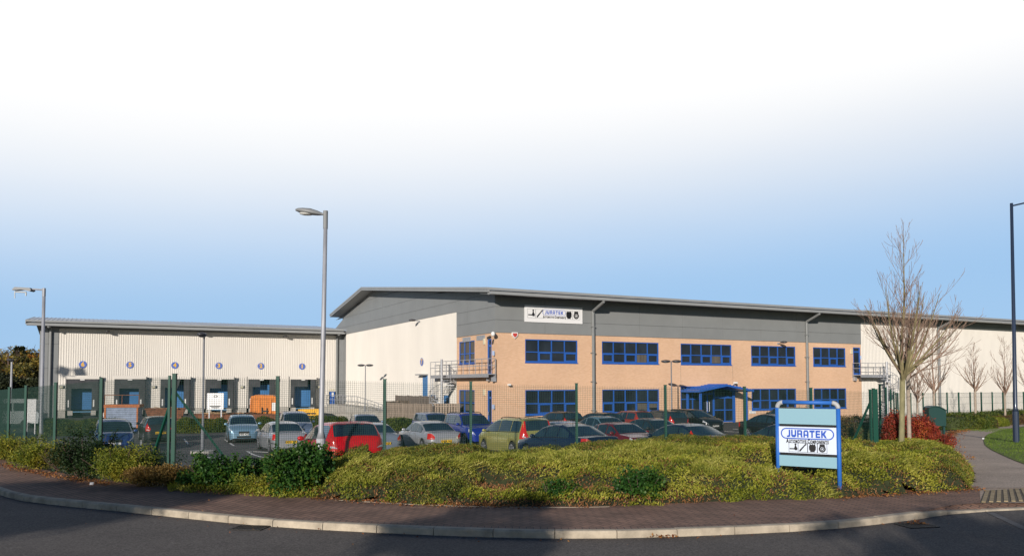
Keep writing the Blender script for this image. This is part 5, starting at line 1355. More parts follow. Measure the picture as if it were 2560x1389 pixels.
def car(style, px, dep, yaw, L, W, H, pm, label, plate=None, front_plate=None, group='parked cars', py=None, rails=False, name='parked_car', clearance=0.0):
    S = PROF[style]; top = S['top']; xs = sorted(set([round(v, 4) for v in list(np.linspace(-.5, .5, 61)) + [a for a, _ in top] + [-.49, -.47, .47, .49, -.4975, .4975]]))
    zt = lambda x: H * float(np.interp(x, [a for a, _ in top], [b for _, b in top]))
    hw = lambda x: W / 2 * float(np.interp(abs(x), [0, .25, .38, .44, .475, .492, .5], [1, .995, .97, .93, .86, .74, .60]))
    belt = H * (.635 if style != 'mpv' else .60)
    wr = .315 if style != 'suv' else .36
    wx = (-S['wb'] * L, S['wb'] * L + .02 * L)
    def zbot(x):
        z = .17 + .02; X = x * L
        if style == 'suv': z = .27
        for w in wx:
            d = abs(X - w)
            if d < wr + .055: z = max(z, wr + math.sqrt(max(0, (wr + .055) ** 2 - d * d)) * .98)
        if abs(x) > .46: z += (abs(x) - .46) * 2.2
        return z
    def section(x):
        t = zt(x); w = hw(x); b = zbot(x); c = max(0, min(1, (t - belt) / (H - belt)))
        bl = min(belt + .02 * (-x), t - .03); wt = w * (.93 - .20 * c)
        z1 = max(.33 * H, b + .015); z1 = min(z1, bl - .05); z2 = max(.47 * H, z1 + .02); z2 = min(z2, bl - .02)
        b = min(b, z1 - .005)
        return [(w * .94, b), (w, z1), (w * .995, z2), (w * .962, bl), (wt * (1 if c > .05 else .97), t - .035 * (c + .4)), (wt * .80, t - .008), (wt * .4, t + .008), (0, t + .012)]
    SEC = {}
    def sec(x):
        k = round(x, 4)
        if k not in SEC: SEC[k] = section(x)
        return SEC[k]
    def S3(x, v):                                  # v in 0..7 left side, 7..14 right
        s = sec(x); side = 1
        if v > 7: v = 14 - v; side = -1
        i = min(int(v), 6); f = v - i; a, b = s[i], s[i + 1]
        return Vector((x * L, side * (a[0] + (b[0] - a[0]) * f), a[1] + (b[1] - a[1]) * f))
    mb = MB(); nv = 15
    for x in xs:
        for v in range(nv): mb.v.append(tuple(S3(x, v)))
    for i in range(len(xs) - 1):
        for v in range(nv - 1): a = i * nv + v; mb.f.append((a, a + nv, a + nv + 1, a + 1)); mb.mi.append(0)
    n0 = len(mb.v)
    mb.f.append(tuple(range(nv))); mb.mi.append(0); e0 = (len(xs) - 1) * nv; mb.f.append(tuple(e0 + v for v in range(nv))[::-1]); mb.mi.append(0)
    gz = t_park(dep); p = at_depth(px, 1000, dep); ch, sh_ = math.cos(yaw), math.sin(yaw)
    zf_, zr_ = T(p.x + ch * 1.3, p.y + sh_ * 1.3), T(p.x - ch * 1.3, p.y - sh_ * 1.3)
    e = empty(name, label, 'car', loc=(p.x, p.y, (zf_ + zr_) / 2 + .004), group=group); e.rotation_euler = (0, -math.atan2(zf_ - zr_, 2.6), yaw)
    body = mb.build('body', pm, e, smooth=True)
    def patch(x0, x1, v0, v1, m, nm, off=.008, nu=8, nvv=5, par=None, x0b=None, x1b=None):
        q = MB()
        for i in range(nu + 1):
            for j in range(nvv + 1):
                u = i / nu; w = j / nvv; a = x0 + (x1 - x0) * u
                if x0b is not None: a = (x0 + (x1 - x0) * u) * (1 - w) + (x0b + (x1b - x0b) * u) * w
                v = v0 + (v1 - v0) * w
                P0 = S3(a, v); dx_ = S3(min(a + .004, .5), v) - S3(max(a - .004, -.5), v); dv_ = S3(a, min(v + .05, 13.99)) - S3(a, max(v - .05, 0.01))
                nrm = dx_.cross(dv_)
                if nrm.length > 1e-9: nrm.normalize()
                c_ = P0 - Vector((a * L * .8, 0, H * .45))
                if nrm.dot(c_) < 0: nrm = -nrm
                q.v.append(tuple(P0 + nrm * off))
        for i in range(nu):
            for j in range(nvv): a = i * (nvv + 1) + j; q.f.append((a, a + nvv + 1, a + nvv + 2, a + 1)); q.mi.append(0)
        return q.build(nm, m, par or e, smooth=True)
    ws, rw = S['ws'], S['rw']
    patch(ws[1], ws[0], 4.25, 9.75, CARGL, 'windscreen', nu=6, nvv=8)
    patch(rw[0] + .004, rw[1], 4.35, 9.65, CARGL, 'rear_window', nu=6, nvv=8)
    for a, b in S['side']:
        patch(a, b, 3.12, 3.92, CARGL, 'side_window'); patch(a, b, 10.88, 10.08, CARGL, 'side_window')
    # underside and wheel wells
    MB().box(-.46 * L, .46 * L, -W * .33, W * .33, .2, .45 * H).build('underbody', BLACKP, e)
    for w in wx:
        for s in (-1, 1):
            q = MB(); q.tube([(w, s * (W / 2 - .22), wr), (w, s * (W / 2 - .19), wr), (w, s * (W / 2 - .045), wr), (w, s * (W / 2 - .02), wr)], [wr * .9, wr, wr, wr * .93], 22); wh = q.build('wheel', TYRE, e)
            q = MB(); y_ = s * (W / 2 - .012); q.tube([(w, s * (W / 2 - .06), wr), (w, s * (W / 2 - .017), wr)], [wr * .66, wr * .68], 20)
            for k in range(5):
                t = 2 * math.pi * k / 5 + .3; q.bar((w, y_, wr), (w + wr * .62 * math.cos(t), y_, wr + wr * .62 * math.sin(t)), .05, .012, up=(0, 1, 0))
            q.build('rim', RIM, wh)
            q = MB(); q.tube([(w, s * (W / 2 - .0175), wr), (w, s * (W / 2 - .0165), wr)], wr * .56, 18); q.build('rim_recess', BLACKP, wh)
    # lamps
    for v0, v1 in ((2.0, 3.0), (12.0, 11.0)):
        patch(.425, .4965, v0 + (.15 if v0 < 7 else -.15), v1, CLEARL, 'headlight', off=.01, nu=8, nvv=3)
    tall = style in ('mpv', 'estate', 'suv', 'hatch')
    tv = ((1.9, 3.9), (12.1, 10.1)) if tall else ((1.9, 3.0), (12.1, 11.0))
    if style == 'mpv': tv = ((1.95, 4.7), (12.05, 9.3))
    for v0, v1 in tv:
        patch(-.4965, -.445 if tall else -.43, v0, v1, REDL, 'tail_light', off=.011, nu=6, nvv=6)
        patch(-.4968, -.475, v0 + (v1 - v0) * .12, v0 + (v1 - v0) * .22, CLEARL, 'reversing_lamp', off=.014, nu=3, nvv=2)
    # bumper mouldings, grille, plates, mirrors, handles
    q = MB(); q.box(.5 * L - .005, .5 * L + .012, -W * .17, W * .17, .36 * H, .44 * H); q.build('grille', BLACKP, e)
    q = MB(); q.box(.5 * L - .03, .5 * L + .010, -W * .22, W * .22, .20 * H, .27 * H); q.build('air_intake', BLACKP, e)
    patch(-.499, -.40, 1.02, 1.18, BLACKP if style != 'mpv' else pm, 'bumper_strip', off=.012, nu=8, nvv=1); patch(-.499, -.40, 12.98, 12.82, BLACKP if style != 'mpv' else pm, 'bumper_strip', off=.012, nu=8, nvv=1)
    zpl = .50 * H if style in ('saloon',) else .46 * H
    q = MB(); q.box(-.5 * L - .016, -.5 * L + .02, -.27, .27, min(zpl, zt(-.5) - .02) - .06, min(zpl, zt(-.5) - .02) + .06); rp_o = q.build('rear_plate', PLY, e)
    if plate: textobj('registration', plate, .13, INK, rp_o, Matrix.Translation((-.5 * L - .019, 0, min(zpl, zt(-.5) - .02))) @ Matrix.Rotation(R(-90), 4, 'Z') @ UPR, offset=.004, extrude=.001)
    q = MB(); q.box(.5 * L - .01, .5 * L + .02, -.26, .26, .29 * H, .29 * H + .11); fp_o = q.build('front_plate', PLW, e)
    if front_plate: textobj('registration', front_plate, .12, INK, fp_o, Matrix.Translation((.5 * L + .022, 0, .29 * H + .055)) @ Matrix.Rotation(R(90), 4, 'Z') @ UPR, offset=.004, extrude=.001)
    for s in (-1, 1):
        xm_ = S['side'][-1][1] - .015; q = MB(); c_ = S3(xm_, 3.1 if s > 0 else 10.9)
        q.ellip((c_.x, c_.y + s * .12, c_.z + .07), (.06, .11, .075), 10, 6); q.bar((c_.x, c_.y, c_.z + .02), (c_.x, c_.y + s * .08, c_.z + .05), .04); q.build('mirror', pm, e, smooth=True)
        for xh in (S['side'][1][0] + .02, S['side'][2][0] + .02):
            c_ = S3(xh, 2.75 if s > 0 else 11.25); q = MB(); q.bar((c_.x - .09, c_.y + s * .015, c_.z), (c_.x + .09, c_.y + s * .015, c_.z), .03, .03); q.build('door_handle', pm, e)
        for xh in (S['side'][1][0], S['side'][1][1] + .006):
            v = (1.1, 3.9) if s > 0 else (12.9, 10.1); patch(xh - .0012, xh + .0012, v[0], v[1], BLACKP, 'door_gap', off=.003, nu=1, nvv=8)
    for v in ((3.06, 3.1), (10.94, 10.9)): patch(S['side'][0][0], S['side'][-1][1], v[0], v[1], BLACKP, 'window_seal', off=.012, nu=14, nvv=1)
    if tall or style == 'mpv': patch(rw[1] + .002, rw[1] + .03, 4.5, 9.5, pm, 'roof_spoiler', off=.03, nu=2, nvv=6); 
    else: patch(-.498, -.47, 4.2, 9.8, pm, 'boot_lip', off=.012, nu=2, nvv=6)
    if rails:
        for s in (-1, 1):
            pts = [S3(x, 4.6 if s > 0 else 9.4) + Vector((0, 0, .06 if -.36 < x < .02 else .0)) for x in np.linspace(-.38, .04, 12)]
            MB().tube(pts, .018, 6).build('roof_rail', BLACKP, e)
    q = MB(); a = S3(-.30 if style != 'hatch' else -.33, 7) if style != 'saloon' else S3(-.1, 7)
    q.bar(a, a + Vector((-.10, 0, .22)), .010); q.build('aerial', BLACKP, e)
    return e
YA = math.atan2(GV.y, GV.x)            # nose in, away from the camera
YT = YA + math.pi                      # nose towards the camera
RED = paint('paint_red', (.62, .008, .012), .1); SILV = paint('paint_silver', (.40, .41, .43), .45); SILB = paint('paint_silver_blue', (.26, .31, .38), .45); LBLUE = paint('paint_light_blue', (.18, .31, .42), .4)
BLK = paint('paint_black', (.006, .006, .008), 0.0); DGR = paint('paint_dark_grey', (.022, .025, .028), 0.0); BLU = paint('paint_blue', (.008, .025, .24), 0.1); DBLU = paint('paint_dark_blue', (.005, .012, .038), 0.0); MBL = paint('paint_mid_blue', (.03, .07, .22))
CHAMP = paint('paint_lime_gold', (.36, .35, .11), .4); MAR = paint('paint_dark_red', (.12, .004, .012), 0.1); TEAL = paint('paint_pale_teal', (.14, .26, .32), .4); BRN = paint('paint_brown_black', (.02, .015, .012), 0.0); GRB = paint('paint_grey_blue', (.15, .20, .30), .4)
car('hatch', 849, 24.4, YA - .02, 4.15, 1.75, 1.46, RED, 'bright red hatchback seen from behind next to the tall lamp post', plate='MD53 UYX')
car('saloon', 704, 39.2, YA, 4.5, 1.73, 1.43, SILV, 'silver saloon seen from behind, alone in the aisle left of the red hatchback', plate='DE53 TPU')
car('saloon', 1071, 39.6, YA, 4.58, 1.80, 1.43, SILV, 'silver saloon with large red tail lamps between the red hatchback and the blue estate car', plate='DV06 NLJ')
car('hatch', 606, 46.0, YT - .10, 3.65, 1.66, 1.50, LBLUE, 'light blue small hatchback facing the camera in front of the timber skip', front_plate='DY03 XZV')
car('mpv', 737, 48, YT - .10, 4.3, 1.75, 1.62, GRB, 'grey blue people carrier facing the camera behind the silver saloon')
car('hatch', 392, 46.5, YA + .05, 3.95, 1.66, 1.44, DGR, 'dark hatchback seen from behind, left of the braced fence corner post', plate='LL51 MFP')
car('mpv', 284, 38.6, YT + .02, 4.1, 1.7, 1.58, MBL, 'mid blue car facing the camera behind the leafy shrubs at the left')
car('saloon', 913, 49, YT - .15, 4.4, 1.72, 1.42, GRB, 'grey green saloon facing the camera behind the roof of the red hatchback')
car('saloon', 925, 37.5, YA, 4.5, 1.76, 1.42, SILB, 'silver blue saloon seen from behind, half hidden by the red hatchback', plate='FX04 KEU')
car('estate', 1086, 49, YT - .05, 4.5, 1.74, 1.50, MBL, 'blue estate car facing the camera behind the silver saloon with large tail lamps')
car('suv', 1175, 42.5, YT - .05, 4.4, 1.80, 1.70, BLU, 'bright royal blue tall estate car facing the camera with round pale headlamp', rails=True)
car('mpv', 1287, 36.6, YA, 4.55, 1.83, 1.66, CHAMP, 'lime gold people carrier with roof rails and a tall red tail lamp', rails=True)
car('saloon', 1415, 30.2, YA + .10, 4.5, 1.76, 1.42, DBLU, 'dark navy saloon close behind the fence, below the first ground floor window')
car('hatch', 1397, 52.0, YA, 4.1, 1.7, 1.48, BRN, 'dark brown hatchback by the wall below the leftmost ground floor front window')
car('saloon', 1404, 39.5, YA, 4.4, 1.75, 1.42, GRB, 'grey blue saloon between the lime people carrier and the teal hatchback')
car('hatch', 1495, 51.0, YA, 4.2, 1.7, 1.44, BLK, 'black hatchback beside the brick wall by the first downpipe')
car('saloon', 1508, 44.2, YT, 4.5, 1.78, 1.46, TEAL, 'pale teal car behind the dark red saloon')
car('hatch', 1572, 52.5, YA, 4.0, 1.72, 1.50, paint('paint_brick_red', (.30, .04, .03)), 'brick red hatchback seen from behind below the second front window')
car('saloon', 1547, 36.5, YT, 4.6, 1.80, 1.43, MAR, 'dark red saloon facing the camera behind the navy saloons')
car('estate', 1648, 53.5, YA, 4.4, 1.72, 1.48, DGR, 'dark grey estate car beside the brick wall left of the entrance', rails=True)
car('saloon', 1632, 41.5, YT, 4.6, 1.78, 1.45, DGR, 'charcoal saloon in the middle row before the slim twin headed lamp post')
car('hatch', 1734, 54.0, YT, 4.3, 1.78, 1.53, BLK, 'black hatchback facing the camera in front of the entrance canopy', front_plate='PF07 KVD')
car('saloon', 1708, 31.0, YA + .05, 4.5, 1.76, 1.41, DBLU, 'dark navy saloon with a red triangle, behind the fence left of the blue sign')
car('saloon', 1935, 47.0, YT, 4.5, 1.80, 1.45, BLK, 'black saloon seen side on left of the blue sign')
car('estate', 1962, 60.0, YA, 4.5, 1.76, 1.50, BRN, 'dark maroon estate car parked by the wall behind the black saloon')
car('hatch', 1965, 31.5, YA + .1, 4.1, 1.72, 1.42, DBLU, 'navy hatchback low behind the blue framed sign')
# warning triangle sticker in the rear side of the navy saloon
p = at_depth(1726, 1083, 29.0); o = MB().extrude([(-.11, 0, 0), (.11, 0, 0), (0, 0, .2)], (0, .01, 0)).build('warning_triangle', REDL); o.location = (p.x, p.y - .1, p.z - .08); tag(o, 'small red warning triangle in the window of the navy saloon', 'triangle')
# ================================================================== PLANTING
rng = np.random.default_rng(11)
GC = leafmat('juniper_cover', [(.06, .085, .015), (.14, .175, .018), (.26, .28, .025), (.40, .39, .05), (.56, .49, .11)], trans=.35, nscale=.8, mixn=.55)
GCB = leafmat('dry_brown_cover', [(.15, .09, .035), (.29, .12, .05), (.42, .20, .08), (.30, .24, .07)], nscale=2.0, trans=.3)
LEAFG = leafmat('glossy_green', [(.012, .045, .010), (.025, .08, .014), (.05, .12, .018), (.16, .20, .02)], rough=.5, spec=.25, nscale=2)
LEAFD = leafmat('dark_green_leaf', [(.008, .022, .007), (.018, .04, .010), (.03, .06, .012)], nscale=2)
LEAFY = leafmat('yellow_green_leaf', [(.06, .10, .014), (.14, .18, .02), (.27, .27, .03), (.42, .34, .04)], nscale=1.5, trans=.3)
LEAFR = leafmat('red_leaf', [(.07, .04, .014), (.20, .030, .020), (.36, .05, .028), (.54, .18, .04)], nscale=1.5)
LEAFO = leafmat('autumn_leaf', [(.16, .06, .015), (.34, .14, .02), (.45, .22, .03)], nscale=1.0)
LEAFB = leafmat('mixed_autumn', [(.05, .06, .02), (.14, .13, .03), (.30, .21, .04), (.44, .28, .05)], nscale=.3)
HEDGE = leafmat('hedge_green', [(.015, .035, .008), (.04, .075, .012), (.09, .12, .015), (.16, .17, .02)], nscale=1.0)
FALL = leafmat('fallen_leaf', [(.10, .035, .018), (.24, .08, .025), (.34, .16, .05), (.16, .10, .05)], nscale=3, trans=.1)
TWIG = mat('brown_twigs', (.10, .065, .05), .9, var=.3, vscale=8)
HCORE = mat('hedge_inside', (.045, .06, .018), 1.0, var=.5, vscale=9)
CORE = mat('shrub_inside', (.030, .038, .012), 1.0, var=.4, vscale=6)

bfx = np.array([p.x for p in bed_front]); bfy = np.array([p.y for p in bed_front])
def front_y(x): return np.interp(x, bfx, bfy)
pLx = np.array([p.x for p in pathL]); pLy = np.array([p.y for p in pathL])
def path_x(y): return np.interp(y, pLy[:40], pLx[:40])
TV = np.vectorize(lambda x, y: T(x, y))
PXA = [380, 430, 640, 800, 900, 990, 1190, 1235, 1300, 1500, 1700, 1950, 2175, 2260, 2330, 2420, 2600]
HTA = [.10, .12, .14, .15, .26, .44, .46, .36, .40, .46, .60, .58, .54, .58, .57, .44, .35]   # height of the top (absolute) along the view
ph = rng.uniform(0, 6.28, 24); fq = rng.uniform(.5, 1.0, (24, 2)) * np.array([1, 1]) * np.repeat([.8, 1.7, 3.2, 6.0], 6)[:, None]
dirs = rng.uniform(0, 6.28, 24)
def nz(x, y):
    r = 0
    for k in range(24):
        f = fq[k, 0]; r = r + np.sin(f * (x * math.cos(dirs[k]) + y * math.sin(dirs[k])) + ph[k]) / (f ** .9)
    return r / 6.0
_bp = [(on_z(a, b, .05), rx, ry) for a, b, rx, ry in ((1245, 1225, 1.15, 1.05), (1150, 1222, .5, .6), (1960, 1210, .9, .8), (1850, 1210, .6, .5), (1475, 1235, .75, .6), (1570, 1243, .6, .45), (2040, 1220, .5, .4), (1215, 1175, .35, .5))]
def _el(x, y):
    r = np.zeros_like(x)
    for c, rx, ry in _bp: r = np.maximum(r, 1 - ((x - c.x) / rx) ** 2 - ((y - c.y) / ry) ** 2)
    return r
def fine(x, y): return np.sin(9.1 * x + 2.1 * np.sin(3.3 * y)) * np.sin(8.3 * y + 1.7 * np.sin(4.1 * x)) + .6 * np.sin(17 * x + 5 * y) * np.sin(13 * y - 7 * x)
_r = np.random.default_rng(77)
DOMES = []
def _dome(px, dep, Rr, h, s): p = at_depth(px, 1000, dep); DOMES.append((p.x, p.y, Rr, h * 1.6, s))
for a in ((1000, 19.4, 1.5, .26, 0), (1110, 20.0, 1.7, .28, 0), (930, 18.2, .9, .18, 0), (1520, 21.6, 1.6, .24, 0), (1610, 22.4, 1.0, .2, 0), (1300, 20.6, 1.2, .18, 0), (1700, 23.0, 1.5, .22, 0), (1850, 23.2, 1.6, .22, 0),
          (960, 16.6, 1.2, .26, 1), (1080, 16.9, 1.0, .2, 1), (1250, 18.0, 1.3, .24, 1), (1420, 18.6, 1.4, .22, 1), (1620, 19.5, 1.5, .24, 1), (1740, 19.0, 1.1, .2, 1), (1500, 16.6, .9, .14, 2), (1690, 16.6, 1.1, .2, 2), (1780, 16.2, .9, .2, 1),
          (1880, 19.6, 1.3, .22, 2), (1960, 20.8, 1.2, .2, 0), (2170, 17.2, .95, .22, 1), (2240, 17.8, .9, .2, 2), (2190, 21.0, 1.3, .2, 2), (2300, 21.5, 1.2, .26, 1), (2330, 18.6, .9, .22, 2), (2385, 18.2, .8, .22, 0), (2370, 20.6, .8, .22, 0), (2290, 24.5, 1.4, .18, 2), (2060, 17.4, .8, .18, 2), (2390, 16.9, .55, .18, 0)): _dome(*a)
for _ in range(150):
    px = _r.uniform(700, 2400); dep = _r.uniform(15, 25); p = at_depth(px, 1000, dep); DOMES.append((p.x, p.y, _r.uniform(.28, .75), _r.uniform(.14, .32), int(_r.choice([0, 0, 2, 2, 1])) if _r.random() < .6 else -1))
def dome_field(x, y):
    hh = np.zeros_like(x, dtype=float); sp = np.full(x.shape, 2); wb = 1 + .16 * np.sin(5 * x + 3 * y) * np.sin(4 * y - 2 * x)
    big = np.zeros_like(hh)
    for cx_, cy_, Rr, h, s in DOMES:
        d2 = ((x - cx_) ** 2 + (y - cy_) ** 2) * wb / (Rr * Rr); v = np.where(d2 < 1, h * np.sqrt(np.clip(1 - d2, 0, 1)), 0)
        w = v > hh; hh = np.where(w, v, hh)
        if s >= 0: sp = np.where(w, s, sp)
    return hh, sp
def bed_h(x, y):
    """absolute height of the planting surface"""
    px = PPX + FOC * x / y
    A = np.interp(px, PXA, HTA)
    e = np.clip(y - front_y(x), 0, None); e2 = np.clip((path_x(y) - x), 0, 50)
    ew = np.minimum(e, np.where(x > 5, e2, 50) * 1.3)
    ramp = 1 - np.exp(-ew / .35)
    A0 = A; dm, _ = dome_field(x, y); A = A - .27
    grow = .22 + (A - .22) * np.clip(ew / 4.5, 0, 1) ** .8
    grow = np.where(A0 < .3, A0 * (.7 + .3 * np.clip(ew / 3, 0, 1)), grow)
    pit = np.clip(_el(x, y) * 1.5, 0, 1); grow = grow * (1 - .45 * pit) + dm * (1 - .8 * pit)
    base = np.interp(y, [17, 20, 26, 37, 45], [0, -.10, -.30, -.7, -.95])
    base = np.where(px > 2150, np.interp(y, [17, 64], [0, -1.0]), base * np.clip((px - 2000) / 100, 0, 1) * 0)
    n = nz(x, y) * np.where(A < .3, .5, 1)
    return np.maximum(base + (grow + n * .07 + fine(x, y) * .028) * ramp, TV(x, y) - .02)
def back_y(x):
    # just behind the near fence
    t = (x - FP0.x) / FDIR.x; return np.where(x < 11.0, FP0.y + FDIR.y * t + .9, 26.6 + (x - 11.0) * 1.5)
def in_bed(x, y):
    px = PPX + FOC * x / y
    return (y > front_y(x) + .10 * np.sin(x * 3.1) * np.sin(x * 1.3 + 1) + .06 * np.sin(x * 9.0) - .02) & (y < np.minimum(back_y(x), 38)) & (px > 425) & (x < path_x(y) + .02) & (x < bed_front[-1].x + 8)
# surface under the leaves
def core_z(x, y): return float(bed_h(np.array([x]), np.array([y]))[0]) - .07
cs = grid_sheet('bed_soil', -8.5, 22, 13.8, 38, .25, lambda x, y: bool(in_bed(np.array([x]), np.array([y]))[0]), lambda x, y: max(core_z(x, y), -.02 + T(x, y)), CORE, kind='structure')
def scatter_bed(n, region=None):
    out = []
    while sum(len(a) for a in out) < n:
        x = rng.uniform(-8.5, 20, n); y = 13.9 + rng.uniform(0, 1, n) ** 1.25 * 22
        k = in_bed(x, y)
        if region is not None: k &= region(x, y)
        out.append(np.stack([x[k], y[k]], 1))
    return np.concatenate(out)[:n]
def surf_n(x, y):
    e = .08; gx_ = (bed_h(x + e, y) - bed_h(x - e, y)) / (2 * e); gy_ = (bed_h(x, y + e) - bed_h(x, y - e)) / (2 * e)
    n = np.stack([-gx_, -gy_, np.ones_like(gx_)], 1); return n / np.linalg.norm(n, axis=1)[:, None]
def cover(name, n, ln, wd, m, label, region=None, lift=.0, flat=.55, jit=.05, drift=None, kind='stuff'):
    q = scatter_bed(n, region); x, y = q[:, 0], q[:, 1]; z = bed_h(x, y); nn = surf_n(x, y)
    d = rng.normal(size=(n, 3)); d[:, 2] = np.abs(d[:, 2]) * .6 + .1
    if drift is not None:
        a = nz(x * .9 + 30, y * .9) * 2.5; d[:, 0] += np.cos(a) * drift; d[:, 1] += np.sin(a) * drift - drift * .3
    d = d / np.linalg.norm(d, axis=1)[:, None]; d = d * flat * 1.4 + nn * (1 - flat)
    P = np.stack([x, y, z + rng.uniform(-.06, jit, n) + lift], 1)
    s = rng.normal(size=(n, 3))
    return leaves(name, P, d, s, rng.uniform(*ln, n), rng.uniform(*wd, n), m, kind=kind, label=label)
brown = lambda x, y: (_el(x, y) + .35 * fine(x * .45, y * .45) + rng.uniform(-.4, .4, len(x)) > .12) | ((y - front_y(x) < .22) & (nz(x + 5, y) > .0))
notb = lambda x, y: ~brown(x, y)
spc = lambda k: (lambda x, y: (dome_field(x, y)[1] == k) & notb(x, y))
GCL = leafmat('lime_fronds', [(.12, .15, .015), (.22, .24, .03), (.36, .35, .06), (.50, .46, .12)], nscale=2.5, trans=.3)
lime = lambda x, y: (dome_field(x, y)[1] == 1) & (rng.uniform(0, 1, len(x)) < .9) & notb(x, y)
GCD = leafmat('olive_cover', [(.045, .058, .013), (.095, .12, .018), (.18, .195, .025), (.32, .23, .05)], trans=.2, nscale=1.6, mixn=.5)
cover('ground_cover', 105000, (.035, .075), (.014, .028), GC, 'dense yellow green evergreen ground cover around the blue sign', spc(2), drift=.8)
cover('olive_ground_cover', 95000, (.026, .050), (.014, .024), GCD, 'darker olive rounded mounds of fine leaved ground cover', spc(0), drift=.3, jit=.035)
cover('lime_ground_cover', 60000, (.04, .09), (.012, .024), GCL, 'lighter lime coloured patches of the ground cover', spc(1), drift=.5)
cover('trailing_fronds', 8000, (.10, .20), (.010, .017), GCL, 'long pale fronds trailing over the ground cover', lime, lift=.03, flat=.8, drift=2.0)
cover('dry_ground_cover', 42000, (.025, .07), (.010, .022), GCB, 'dry brown patches at the front edge of the ground cover', brown, lift=-.01, jit=.03)

def shrub(px, py, dep, w, h, d, m, label, n, ln=(.05, .09), wd=(.03, .055), name='leafy_shrub', z=None, group=None, seed=0, airy=.35, lobes=9, core=True, stems=True, spike=.25):
    r = np.random.default_rng(seed + px); p = at_depth(px, py, dep); gz = T(p.x, p.y) if z is None else z
    e = empty(name, label, 'shrub' if 'hedge' not in name else 'hedge', loc=(p.x, p.y, gz), group=group)
    C = np.stack([r.uniform(-.5, .5, lobes) * w * .7, r.uniform(-.5, .5, lobes) * d * .7, r.uniform(.25, .75, lobes) * h], 1); Rr = r.uniform(.22, .40, lobes)[:, None] * np.array([[w * .8, d * .9, h * 1.0]])
    C[0] = (0, 0, h * .45); Rr[0] = (w * .42, d * .42, h * .5)
    k = r.integers(0, lobes, n); u = r.normal(size=(n, 3)); u /= np.linalg.norm(u, axis=1)[:, None]; rad = r.uniform(.55, 1.0 + airy * .3, n)[:, None]
    P = C[k] + u * rad * Rr[k]
    nsp = int(n * spike)
    if nsp:
        ks = r.integers(0, 26, nsp); sx = r.uniform(-.45, .45, 26) * w; sy = r.uniform(-.45, .45, 26) * d; sh = r.uniform(.7, 1.25, 26) * h; tt = r.uniform(.3, 1, nsp)
        P[:nsp, 0] = sx[ks] * (.5 + .5 * tt) + r.normal(size=nsp) * .035; P[:nsp, 1] = sy[ks] * (.5 + .5 * tt) + r.normal(size=nsp) * .035; P[:nsp, 2] = sh[ks] * tt
    P[:, 2] = np.clip(P[:, 2], .01, None)
    D = u * .6 + r.normal(size=(n, 3)) * .6; D[:, 2] -= .15
    leaves('foliage', P, D, r.normal(size=(n, 3)), r.uniform(*ln, n), r.uniform(*wd, n), m, e, fold=.12)
    if stems:
        mb = MB()
        for _ in range(14):
            a = r.uniform(-.45, .45) * w; b = r.uniform(-.45, .45) * d; mb.tube([(a * .25, b * .25, 0), (a * .7, b * .7, h * .5), (a, b, h * r.uniform(.75, 1.05))], [.012, .009, .004], 5)
        mb.build('stems', TWIG, e)
    return e
# broad leaved shrubs along the front
shrub(757, 1190, 16.1, 1.30, .86, .95, LEAFG, 'large glossy dark green leafy shrub round the foot of the tall lamp post', 9000, (.05, .095), (.035, .06), z=0)
shrub(560, 1180, 16.9, 1.55, .62, .9, LEAFG, 'spreading glossy green shrub right of the fence corner post', 8000, (.05, .09), (.03, .055), z=0)
shrub(640, 1195, 16.3, .9, .30, .5, LEAFY, 'low yellow green shrub between the two glossy shrubs', 4500, (.03, .07), (.012, .025), z=0)
shrub(1395, 1235, 14.8, .75, .36, .5, LEAFG, 'small dark glossy shrub at the front edge in the dry brown patch', 2200, (.04, .07), (.03, .05), z=.0)
shrub(1597, 1215, 14.9, .85, .55, .55, LEAFG, 'glossy green shrub with upright shoots in the ground cover left of the sign', 2800, (.05, .08), (.03, .055), z=.0)
shrub(215, 1160, 18.9, 1.25, .95, 1.2, LEAFD, 'dark green shrub growing through the fence at the left', 9000, (.04, .07), (.025, .04), z=0, spike=.35)
shrub(105, 1130, 21.0, 1.5, .62, 1.5, LEAFY, 'yellow green shrub in front of the left lamp post', 11000, (.035, .08), (.014, .03), z=0, spike=.1)
shrub(20, 1120, 23.6, 2.0, .72, 1.6, LEAFY, 'bright yellow green shrub at the far left of the verge', 12000, (.035, .08), (.014, .03), z=0, spike=.1)
shrub(165, 1150, 20.2, 1.1, .55, 1.0, leafmat('olive_leaf', [(.03, .035, .01), (.08, .08, .02), (.16, .12, .02)]), 'olive brown shrub between the yellow and the dark green shrub at the left', 6500, (.035, .07), (.015, .03), z=0, spike=.1)
shrub(300, 1165, 18.2, 1.45, .72, 1.2, LEAFY, 'golden yellow shrub left of the fence corner post', 11000, (.03, .07), (.015, .03), z=0, spike=.15)
shrub(388, 1195, 17.3, 1.25, .42, .8, leafmat('tan_leaf', [(.10, .06, .02), (.26, .16, .04), (.42, .26, .08), (.12, .10, .02)]), 'tan and orange low shrub at the foot of the fence corner', 7000, (.03, .065), (.018, .035), z=0, spike=.1)
shrub(470, 1205, 17.4, 1.2, .40, .8, leafmat('olive_leaf2', [(.03, .04, .012), (.10, .09, .02), (.22, .13, .03)]), 'sparse olive low shrub right of the fence corner', 5500, (.03, .06), (.018, .03), z=0, spike=.1)
shrub(345, 1140, 22.0, 2.4, .55, 1.0, LEAFD, 'low dark shrubs seen through the fence left of the corner', 6000, (.04, .07), (.02, .035), z=-.2, spike=.1)
shrub(60, 1125, 27.0, 3.4, .6, 1.4, LEAFD, 'low dark shrubs behind the fence at the far left', 6000, (.05, .09), (.025, .045), z=-.45, spike=.1)
